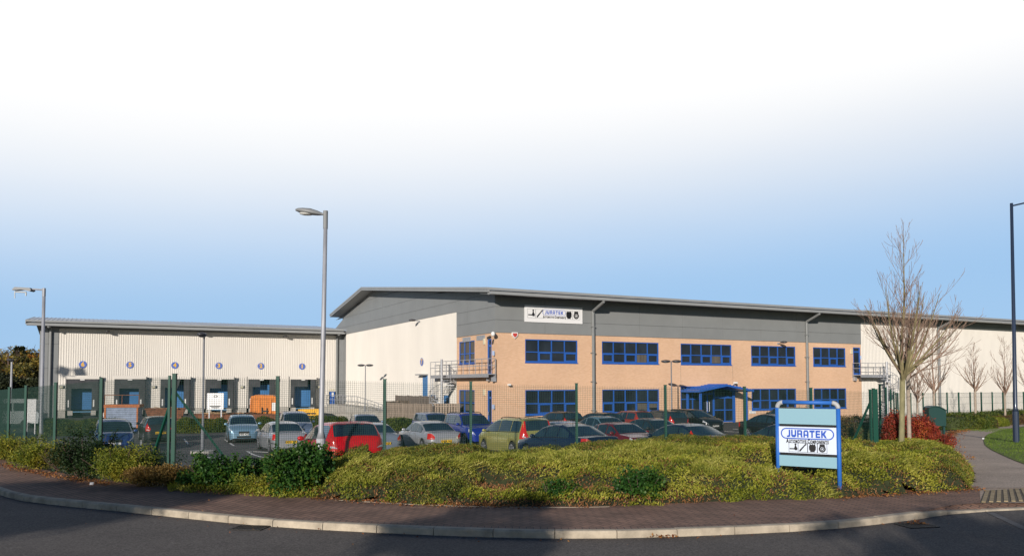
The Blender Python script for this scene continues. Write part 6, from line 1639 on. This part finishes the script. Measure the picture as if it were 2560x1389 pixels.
# fallen leaves
def litter(n, f, label, sz=(.04, .09)):
    P = f(n); n = len(P); D = rng.normal(size=(n, 3)); D[:, 2] *= .35; S = rng.normal(size=(n, 3)); S[:, 2] *= .4
    P[:, 2] += rng.uniform(.006, .03, n)
    return leaves('fallen_leaves', P, D, S, rng.uniform(*sz, n), rng.uniform(sz[0] * .6, sz[1] * .7, n), FALL, kind='stuff', label=label)
def edge_leaves(n):
    x = rng.uniform(-14, bed_front[-1].x + .3, n * 3); k = (nz(x * 1.3, x * 0 + 4) > -.12); x = x[k][:n]; y = front_y(x) + rng.normal(.03, .16, len(x)); return np.stack([x, y, np.zeros(len(x))], 1)
litter(2600, edge_leaves, 'brown and orange fallen leaves along the edge of the planting', (.03, .06))
def road_leaves(n):
    out = []
    for _ in range(n):
        x = rng.uniform(-8, 7.5); d = abs(rng.normal(0, .25)) + .03
        if rng.uniform() < .25: d = rng.uniform(-1.2, 2.5)
        y = kerb_y(x) - d; out.append((x, y, -.1 if y < kerb_y(x) else .012))
    return np.array(out)
litter(90, road_leaves, 'a few brown leaves scattered in the gutter and on the road', (.02, .05))
g = on_z(2285, 1310, -.1); gl_ = on_z(1655, 1343, -.1)
def gully_leaves(n):
    a = np.stack([g.x + rng.normal(0, .12, n), g.y + rng.normal(.05, .06, n), np.full(n, -.1)], 1); b = np.stack([gl_.x + rng.normal(0, .12, n), gl_.y + rng.normal(0, .03, n), np.full(n, -.1)], 1); return np.concatenate([a, b])
litter(45, gully_leaves, 'small clump of rusty leaves by the drain and the kerb', (.03, .07))
# path edge leaves on the right
def pl_leaves(n):
    k = rng.integers(20, len(pathL) - 1, n); P = np.array([[pathL[i].x, pathL[i].y, 0] for i in k]) + rng.normal(0, .25, (n, 3)) * [1, 1, 0]; P[:, 2] = TV(P[:, 0], P[:, 1]) + .01; return P
litter(2500, pl_leaves, 'orange leaves along the footpath below the hedges', (.05, .1))

# hedges ------------------------------------------------------------
def hedge(pts, w, h, m, label, n, group=None, ln=(.08, .15), wd=(.04, .065), bumpy=.15, name='hedge', zf=None, jit=.035, cat='hedge'):
    pts = [Vector((p[0], p[1], 0)) for p in pts]; o = pts[0]; zf = zf or (lambda x, y: T(x, y))
    e = empty(name, label, cat, loc=(o.x, o.y, zf(o.x, o.y)), group=group); g0 = zf(o.x, o.y)
    L = [0]
    for a, b in zip(pts[:-1], pts[1:]): L.append(L[-1] + (b - a).length)
    r = np.random.default_rng(int(abs(o.x * 10) + n))
    s = r.uniform(0, L[-1], n); X = np.interp(s, L, [p.x for p in pts]); Y = np.interp(s, L, [p.y for p in pts])
    d = pts[-1] - pts[0]; d.normalize(); nr = (-d.y, d.x)
    th = r.uniform(0, math.pi, n); cu_ = np.cos(th); su_ = np.sin(th)
    ee = np.clip(np.minimum(s, L[-1] - s) / (w * .5), 0, 1); ef = np.sqrt(1 - (1 - ee) ** 2) * .95 + .05
    bump = np.sin(s * 2.1 + 1) * .3 + np.sin(s * 4.7) * .25 + np.sin(s * .9 + 2) * .45
    hh = h * (1 + bumpy * bump)
    v = r.uniform(0, .8, n); low = r.uniform(0, 1, n) < .5; sl = v ** (1 / .62)
    across = np.sign(cu_) * np.where(low, (1 - sl ** 2) ** .3, np.abs(cu_) ** .6) * w / 2 + r.normal(0, jit, n); zz = hh * np.where(low, v, su_ ** .62) + r.normal(0, jit, n)
    across = across * ef; zz = zz * (.35 + .65 * ef)
    gz = TV(X, Y) if zf is None else np.array([zf(a, b) for a, b in zip(X, Y)])
    P = np.stack([X + nr[0] * across - o.x, Y + nr[1] * across - o.y, gz - g0 + zz], 1)
    D = r.normal(size=(n, 3)); D[:, 2] += .5
    leaves('foliage', P, D, r.normal(size=(n, 3)), r.uniform(*ln, n), r.uniform(*wd, n), m, e, fold=.1)
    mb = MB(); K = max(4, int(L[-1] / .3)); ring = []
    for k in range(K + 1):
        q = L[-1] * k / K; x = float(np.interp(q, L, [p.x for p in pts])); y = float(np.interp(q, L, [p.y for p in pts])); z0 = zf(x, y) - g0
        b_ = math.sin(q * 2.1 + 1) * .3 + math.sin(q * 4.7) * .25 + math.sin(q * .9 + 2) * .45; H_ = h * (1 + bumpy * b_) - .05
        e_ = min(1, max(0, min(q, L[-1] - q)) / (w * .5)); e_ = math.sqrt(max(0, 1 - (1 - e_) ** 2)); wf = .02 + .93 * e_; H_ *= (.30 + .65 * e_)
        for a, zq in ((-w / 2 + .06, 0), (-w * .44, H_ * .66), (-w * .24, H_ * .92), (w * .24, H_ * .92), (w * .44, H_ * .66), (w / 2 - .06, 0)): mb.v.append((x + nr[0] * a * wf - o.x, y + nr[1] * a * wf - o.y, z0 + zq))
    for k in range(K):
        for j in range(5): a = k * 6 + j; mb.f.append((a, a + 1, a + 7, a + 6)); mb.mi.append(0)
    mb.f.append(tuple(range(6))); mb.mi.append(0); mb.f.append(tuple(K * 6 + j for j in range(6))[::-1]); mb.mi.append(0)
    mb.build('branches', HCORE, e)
    return e
def PT(px, dep): p = at_depth(px, 1000, dep); return (p.x, p.y)
gH = 'clipped hedges in the car park'
hedge([PT(95, 51.0), PT(330, 53)], 1.6, .98, HEDGE, 'long low clipped hedge behind the blue car at the left', 16000, gH)
hedge([PT(440, 54), PT(575, 55.5)], 1.6, .9, HEDGE, 'low clipped hedge between the dark hatchback and the light blue car', 9000, gH)
hedge([PT(640, 57), PT(690, 58)], 1.5, .85, HEDGE, 'short low hedge glimpsed between the light blue car and the people carrier', 3000, gH)
hedge([PT(775, 60), PT(868, 62)], 1.4, .8, HEDGE, 'short low hedge in front of the concrete ramp', 5000, gH)
hedge([PT(966, 56), PT(1028, 58)], 1.6, .80, HEDGE, 'short rounded hedge left of the silver saloon by the timber compound', 5000, gH, bumpy=.05)
# red hedge, brown hedge behind the corner brace, hedges beyond the path
HEDGEY = leafmat('lime_hedge', [(.06, .09, .01), (.14, .17, .015), (.25, .26, .03)], nscale=1.5)
q = [hit(2222, 1085), hit(2290, 1092), hit(2350, 1098)]
pa = at_depth(2203, 1080, 30.5); pb = at_depth(2290, 1080, 30.5); pc = at_depth(2350, 1080, 29.5)
rh = hedge([(pa.x, pa.y), (pb.x, pb.y), (pc.x, pc.y)], 1.1, 1.18, LEAFR, 'deep red leaved hedge behind the two big tree trunks', 13000, None, (.06, .12), (.025, .045), .3, jit=.11)
pc2 = at_depth(2350, 1110, 27.5)
shrub(2352, 1110, 27.6, .75, .62, 1.1, LEAFR, 'red and orange shrub at the end of the red hedge beside the path', 5500, (.04, .08), (.02, .04), spike=.1)
pa = at_depth(2060, 1080, 36); pb = at_depth(2172, 1080, 31)
BRB = leafmat('brown_beech', [(.06, .03, .02), (.13, .07, .035), (.10, .09, .02), (.22, .13, .04)], nscale=2)
hedge([(pa.x, pa.y), (pb.x, pb.y)], 1.2, 1.65, BRB, 'brown leaved hedge inside the fence right of the sign', 12000, None, (.05, .09), (.025, .04))
def behind_path(pxa, da, pxb, db, w, h, m, label, n): hedge([PT(pxa, da), PT(pxb, db)], w, h, m, label, n, 'mounded hedges beyond the curving footpath', (.07, .14), (.03, .055), .22)
behind_path(2376, 51, 2440, 55, 3.0, 1.0, HEDGE, 'mounded green hedge right of the green cabinet', 9000)
behind_path(2415, 52.5, 2452, 55, 2.4, .85, BRB, 'brown green mounded hedge beyond the cabinet hedge', 7000)
behind_path(2452, 56, 2492, 59, 1.8, .62, HEDGEY, 'yellow lime hedge in the middle beyond the footpath', 7000)
behind_path(2440, 66, 2570, 72, 2.4, .85, HEDGE, 'long dark green hedge in front of the far mesh fence', 10000)
behind_path(2498, 61, 2555, 65.5, 1.8, .62, BRB, 'reddish brown low hedge behind the navy lamp post', 5000)
behind_path(2552, 66, 2640, 70, 2.2, .85, HEDGEY, 'green hedge at the right edge beyond the footpath', 7000)
# strip of grass verge texture: real blades on the lawn
def lawn_blades(n):
    x = rng.uniform(13, 34, n * 3); y = rng.uniform(17, 52, n * 3); ry = np.interp(y, [p.y for p in pathR[:56]][::1], [p.x for p in pathR[:56]])
    k = (x > ry + .05); return np.stack([x[k], y[k]], 1)[:n]
q = lawn_blades(60000); n = len(q); P = np.stack([q[:, 0], q[:, 1], TV(q[:, 0], q[:, 1]) + .02], 1); D = rng.normal(size=(n, 3)) * .35; D[:, 2] = 1
leaves('lawn_grass', P, D, rng.normal(size=(n, 3)), rng.uniform(.04, .08, n), rng.uniform(.008, .016, n), leafmat('grass_blades', [(.06, .11, .01), (.11, .19, .016), (.18, .26, .025)], nscale=.8), kind='stuff', label='short mown green grass beside the footpath')

# ================================================================== BARE TREES
BARK = mat('mossy_bark', (.23, .21, .11), .9, var=.35, vscale=5, bump=.5, bscale=30, stretch=(1, 1, .5)); BARK2 = mat('twig_bark', (.25, .165, .12), .85, var=.25, vscale=4); LICH = mat('lichen_bark', (.22, .19, .06), .9, var=.5, vscale=9, bump=.5)
BARKP = mat('pale_bark', (.34, .28, .22), .85, var=.25, vscale=6)
def branch(mb, p, d, L, r, depth, rr, up=.18, spread=.5, kids=(3, 5), segs=6, minr=.0035, shr=.6, side=5):
    pts = [p.copy()]; rad = [r]; q = p.copy(); dd = d.normalized()
    for k in range(segs):
        dd = (dd + Vector((rr.uniform(-1, 1), rr.uniform(-1, 1), rr.uniform(-.4, .4))) * .075 + Vector((0, 0, up * (.3 + .9 * k / segs)))).normalized()
        q = q + dd * (L / segs); pts.append(q.copy()); rad.append(max(minr, r * (1 - .82 * (k + 1) / segs)))
    mb.tube(pts, rad, side if depth > 1 else 4, m=0 if depth >= 2 else 1, cap=False)
    if depth <= 0: return
    n = rr.randint(*kids)
    for i in range(n):
        t = .16 + .78 * (i + rr.uniform(.1, .9)) / n; k = min(int(t * segs), segs - 1); base = pts[k].lerp(pts[k + 1], t * segs - k); axis = (pts[k + 1] - pts[k]).normalized()
        perp = axis.cross(Vector((rr.uniform(-1, 1), rr.uniform(-1, 1), rr.uniform(-1, 1)))).normalized()
        nd = (axis + perp * rr.uniform(spread * .7, spread * 1.4)).normalized()
        branch(mb, base, nd, L * shr * rr.uniform(.5, 1.0) * (1.1 - .5 * t), max(minr, rad[k] * .5), depth - 1, rr, up, spread, kids, max(4, segs - 1), minr, shr, side)
def bare_tree(loc, label, H, rt, fork, limbs, seed, lead=1.0, depth=2, group=None, lean=(0, 0), spreadx=.5, minr=.004, kids=(4, 6), barkm=None, drift=0.0, ntw=3, tl=.26, lm=None):
    rr = random.Random(seed); e = empty('bare_tree', label, 'tree', loc=loc, group=group)
    top = Vector((lean[0], lean[1], fork))
    mb = MB(); mb.tube([(0, 0, -.15), (0, 0, .05), (lean[0] * .5, lean[1] * .5, fork * .5), top, top + Vector((0, 0, .15))], [rt * 1.15, rt, rt * .92, rt * .95, rt * .7], 14, cap=False)
    mb.build('trunk', barkm or BARK, e, smooth=True)
    mb = MB(); Ld = H - fork; pts = [top - Vector((0, 0, .1))]; rad = [rt * .66]; K = 10
    for k in range(K): pts.append(pts[-1] + Vector((drift * Ld / K + rr.uniform(-.02, .02) * Ld * .3, rr.uniform(-.02, .02) * Ld * .3, Ld * .93 / K))); rad.append(max(minr * 1.3, rt * .66 * (1 - .95 * (k + 1) / K)))
    mb.tube(pts, rad, 8, cap=False); mb.build('leader', lm or BARK2, e, smooth=True)
    mb2 = MB(); a = rr.uniform(0, 6.28)
    for k in range(1, K):
        for _ in range(ntw):
            a += 2.4 + rr.uniform(-.5, .5); d = Vector((math.cos(a), math.sin(a), rr.uniform(.8, 1.6))).normalized(); b = pts[k].lerp(pts[k + 1], rr.random())
            branch(mb2, b, d, Ld * tl * (1.1 - .75 * k / K) * rr.uniform(.6, 1.25), max(minr, rad[k] * .35), 1, rr, .20, .5, (3, 5), 6, minr)
    mb2.build('twigs', [lm or BARK2, BARK2], e)
    for i, (az, el, ll, rf) in enumerate(limbs):
        mb = MB(); d = Vector((math.cos(az) * math.cos(el), math.sin(az) * math.cos(el), math.sin(el)))
        branch(mb, top + Vector((0, 0, -.15 + .06 * (i % 6))), d, ll, rt * rf, depth, rr, .11, spreadx, kids, 8, minr)
        mb.build('limb', [lm or BARK2, BARK2], e)
    return e
def ring(n, el0, el1, l0, l1, rf, seed):
    r = random.Random(seed); return [(6.283 * k / n + r.uniform(-.3, .3), R(r.uniform(el0, el1)), r.uniform(l0, l1), rf * r.uniform(.8, 1.1)) for k in range(n)]
LIMB = mat('limb_bark', (.20, .17, .085), .9, var=.35, vscale=4)
b1 = at_depth(2252, 1112, 24.0); z1 = -.2; H1 = at_depth(2265, 545, 24.0).z - z1; fk = at_depth(2262, 945, 24.0).z - z1
bare_tree((b1.x, b1.y, z1), 'tall bare tree with mossy trunk in the ground cover right of the sign', H1, .085, fk, ring(9, 56, 76, 1.9, 3.0, .50, 5) + [(R(5), R(34), 2.5, .5), (R(-25), R(42), 2.4, .45), (R(178), R(56), 2.0, .45), (R(20), R(60), 3.0, .5)], 8, lean=(.10, 0), kids=(5, 7), drift=.05, ntw=4, tl=.34, lm=LIMB, depth=2)
b2 = at_depth(2273, 1078, 28.0); z2 = -.3; H2 = at_depth(2300, 700, 28.0).z - z2; fk2 = at_depth(2276, 935, 28.0).z - z2
bare_tree((b2.x, b2.y, z2), 'bare tree with pale trunk just behind the tall mossy one', H2, .072, fk2, ring(6, 54, 72, 1.7, 2.7, .5, 9) + [(R(0), R(30), 2.9, .5), (R(20), R(38), 2.7, .5)], 21, kids=(5, 6), barkm=BARKP, ntw=3, tl=.34, drift=.05)
def small(px, py0, dep, ptop, pfork, lab, seed, rt=.07, sp=1.7):
    p = at_depth(px, 1000, dep); z = T(p.x, p.y); H = at_depth(px, ptop, dep).z - z; f = at_depth(px, pfork, dep).z - z
    bare_tree((p.x, p.y, z), lab, H, rt, f, ring(9, 45, 68, sp * .8, sp * 1.3, .5, seed), seed, depth=1, ntw=2, tl=.4, group='small bare trees before the right hand wall', minr=.008, kids=(5, 7), barkm=BARKP)
small(2438, 0, 60, 860, 975, 'small bare tree in the yellow lime hedge left of the navy lamp post', 31, .09, 1.9)
small(2512, 0, 66, 840, 985, 'small bare tree just left of the navy lamp post', 33, .09, 2.0)
small(2335, 0, 47, 790, 980, 'slim bare tree rising behind the green cabinet', 35, .08, 1.7)
small(2293, 0, 36, 900, 1000, 'thin young bare tree behind the red hedge', 37, .045, 1.1)
small(2578, 0, 64, 850, 985, 'bare tree cut off by the right edge', 39, .09, 2.0)
# far trees on the left
def crown_tree(px, dep, ptop, w, m, label, n, seed, conif=False, ls=(.25, .5)):
    r = np.random.default_rng(seed); p = at_depth(px, 1000, dep); H = at_depth(px, ptop, dep).z + 1.05
    e = empty('conifer_tree' if conif else 'autumn_tree', label, 'tree', loc=(p.x, p.y, -1.05), group='trees beyond the yard at the far left')
    MB().tube([(0, 0, 0), (.1, 0, H * .5), (0, 0, H * .9)], [.28, .18, .05], 8).build('trunk', TWIG, e)
    if conif:
        t = r.uniform(.12, 1, n); lay = np.floor(t * 14) / 14 + r.uniform(0, .04, n); a = r.uniform(0, 6.28, n); rad = (1 - lay) * w * .5 * np.sqrt(r.uniform(.05, 1, n)) + .15
        P = np.stack([np.cos(a) * rad, np.sin(a) * rad, lay * H * .97 + .3 - rad * .15], 1); D = np.stack([np.cos(a), np.sin(a), np.full(n, -.2)], 1) + r.normal(size=(n, 3)) * .3
    else:
        L_ = 16; C = np.stack([r.uniform(-.36, .36, L_) * w, r.uniform(-.36, .36, L_) * w, r.uniform(.3, .86, L_) * H], 1); Rr = r.uniform(.14, .26, L_)[:, None] * np.array([[w, w, H * .75]])
        k = r.integers(0, L_, n); u = r.normal(size=(n, 3)); u /= np.linalg.norm(u, axis=1)[:, None]; P = C[k] + u * Rr[k] * r.uniform(.4, 1.08, n)[:, None]; D = r.normal(size=(n, 3))
    leaves('crown', P, D, r.normal(size=(n, 3)), r.uniform(*ls, n), r.uniform(ls[0] * .5, ls[1] * .6, n), m, e, fold=.1)
    if not conif:
        mb = MB(); rr = random.Random(seed)
        for _ in range(9):
            a = rr.uniform(0, 6.28); branch(mb, Vector((0, 0, H * rr.uniform(.25, .6))), Vector((math.cos(a), math.sin(a), 1.1)), H * .45, .09, 2, rr, .1, .6, (3, 4), 4, .02)
        mb.build('limbs', TWIG, e)
DKT = leafmat('dark_far_leaf', [(.02, .028, .014), (.04, .05, .022), (.075, .08, .03)], nscale=.3)
crown_tree(90, 112, 876, 5.5, LEAFO, 'golden orange autumn tree next to the grey corner of the loading wing', 9000, 1)
crown_tree(70, 125, 858, 10, LEAFB, 'tall olive and yellow tree behind the golden one', 8000, 2)
crown_tree(46, 108, 862, 6, DKT, 'dark pointed conifer among the autumn trees', 9000, 3, True)
crown_tree(52, 110, 905, 9, DKT, 'dark green round tree under the conifer', 9000, 4)
crown_tree(18, 103, 866, 9, LEAFB, 'olive autumn tree left of the conifer', 9000, 5)
crown_tree(-14, 101, 925, 5, LEAFO, 'orange autumn tree at the left edge', 7000, 6)
crown_tree(-30, 118, 860, 11, LEAFB, 'olive tree cut off by the left edge', 7000, 7)
crown_tree(30, 98, 930, 8, DKT, 'low dark trees at the far left behind the van', 8000, 8)
crown_tree(75, 100, 940, 6, DKT, 'low dark bushy tree at the corner of the loading wing', 6000, 9)

# ================================================================== TREES ON THE CAMERA'S SIDE OF THE ROAD (they throw the shadows on road and paving)
def shade_tree(x, y, H, rt, seed, label, leafy=0, w=5):
    """high crowned tree: bare stem, leaves only in the top quarter"""
    bare = bare_tree((x, y, -.1), label, H * .98, rt, H * .70, ring(9, 20, 50, w * .30, w * .5, .5, seed), seed, depth=1, group='trees on the near side of the road', minr=.012, kids=(4, 6), ntw=2)
    r = np.random.default_rng(seed); L_ = 12; C = np.stack([r.uniform(-.40, .40, L_) * w, r.uniform(-.40, .40, L_) * w, r.uniform(.80, .95, L_) * H], 1); Rr = r.uniform(.09, .17, L_)[:, None] * np.array([[w, w, w * .6]])
    k = r.integers(0, L_, leafy); u = r.normal(size=(leafy, 3)); P = C[k] + u * Rr[k] * .6
    leaves('crown', P, r.normal(size=(leafy, 3)), r.normal(size=(leafy, 3)), r.uniform(.12, .22, leafy), r.uniform(.06, .1, leafy), LEAFB, bare)
def caster(px, py, dist):          # where a tree must stand for its shadow to pass through this road point
    p = on_z(px, py, -.1); return p.x - SUN_DIR.x * dist, p.y - SUN_DIR.y * dist
for (px, py, dist, H, rt, leafy, w, lab) in (
    (40, 1262, 21, 6.3, .13, 11000, 5.0, 'high crowned tree behind the photographer to the left'),
    (330, 1250, 21, 6.3, .12, 7000, 3.2, 'second high crowned tree behind the photographer to the left'),
    (-180, 1300, 20, 6.2, .13, 11000, 5.5, 'wide high crowned tree behind the photographer at the far left'),
    (1230, 1318, 21, 6.5, .12, 6500, 2.6, 'slim high crowned tree straight behind the photographer'),
    (2300, 1335, 20, 6.0, .12, 1200, 3.0, 'sparse high crowned tree behind the photographer to the right'),
    (2600, 1345, 21, 6.2, .12, 2300, 3.4, 'second high crowned tree behind the photographer to the right')):
    x, y = caster(px, py, dist); shade_tree(x, y, H, rt, px + 500, lab, leafy, w)
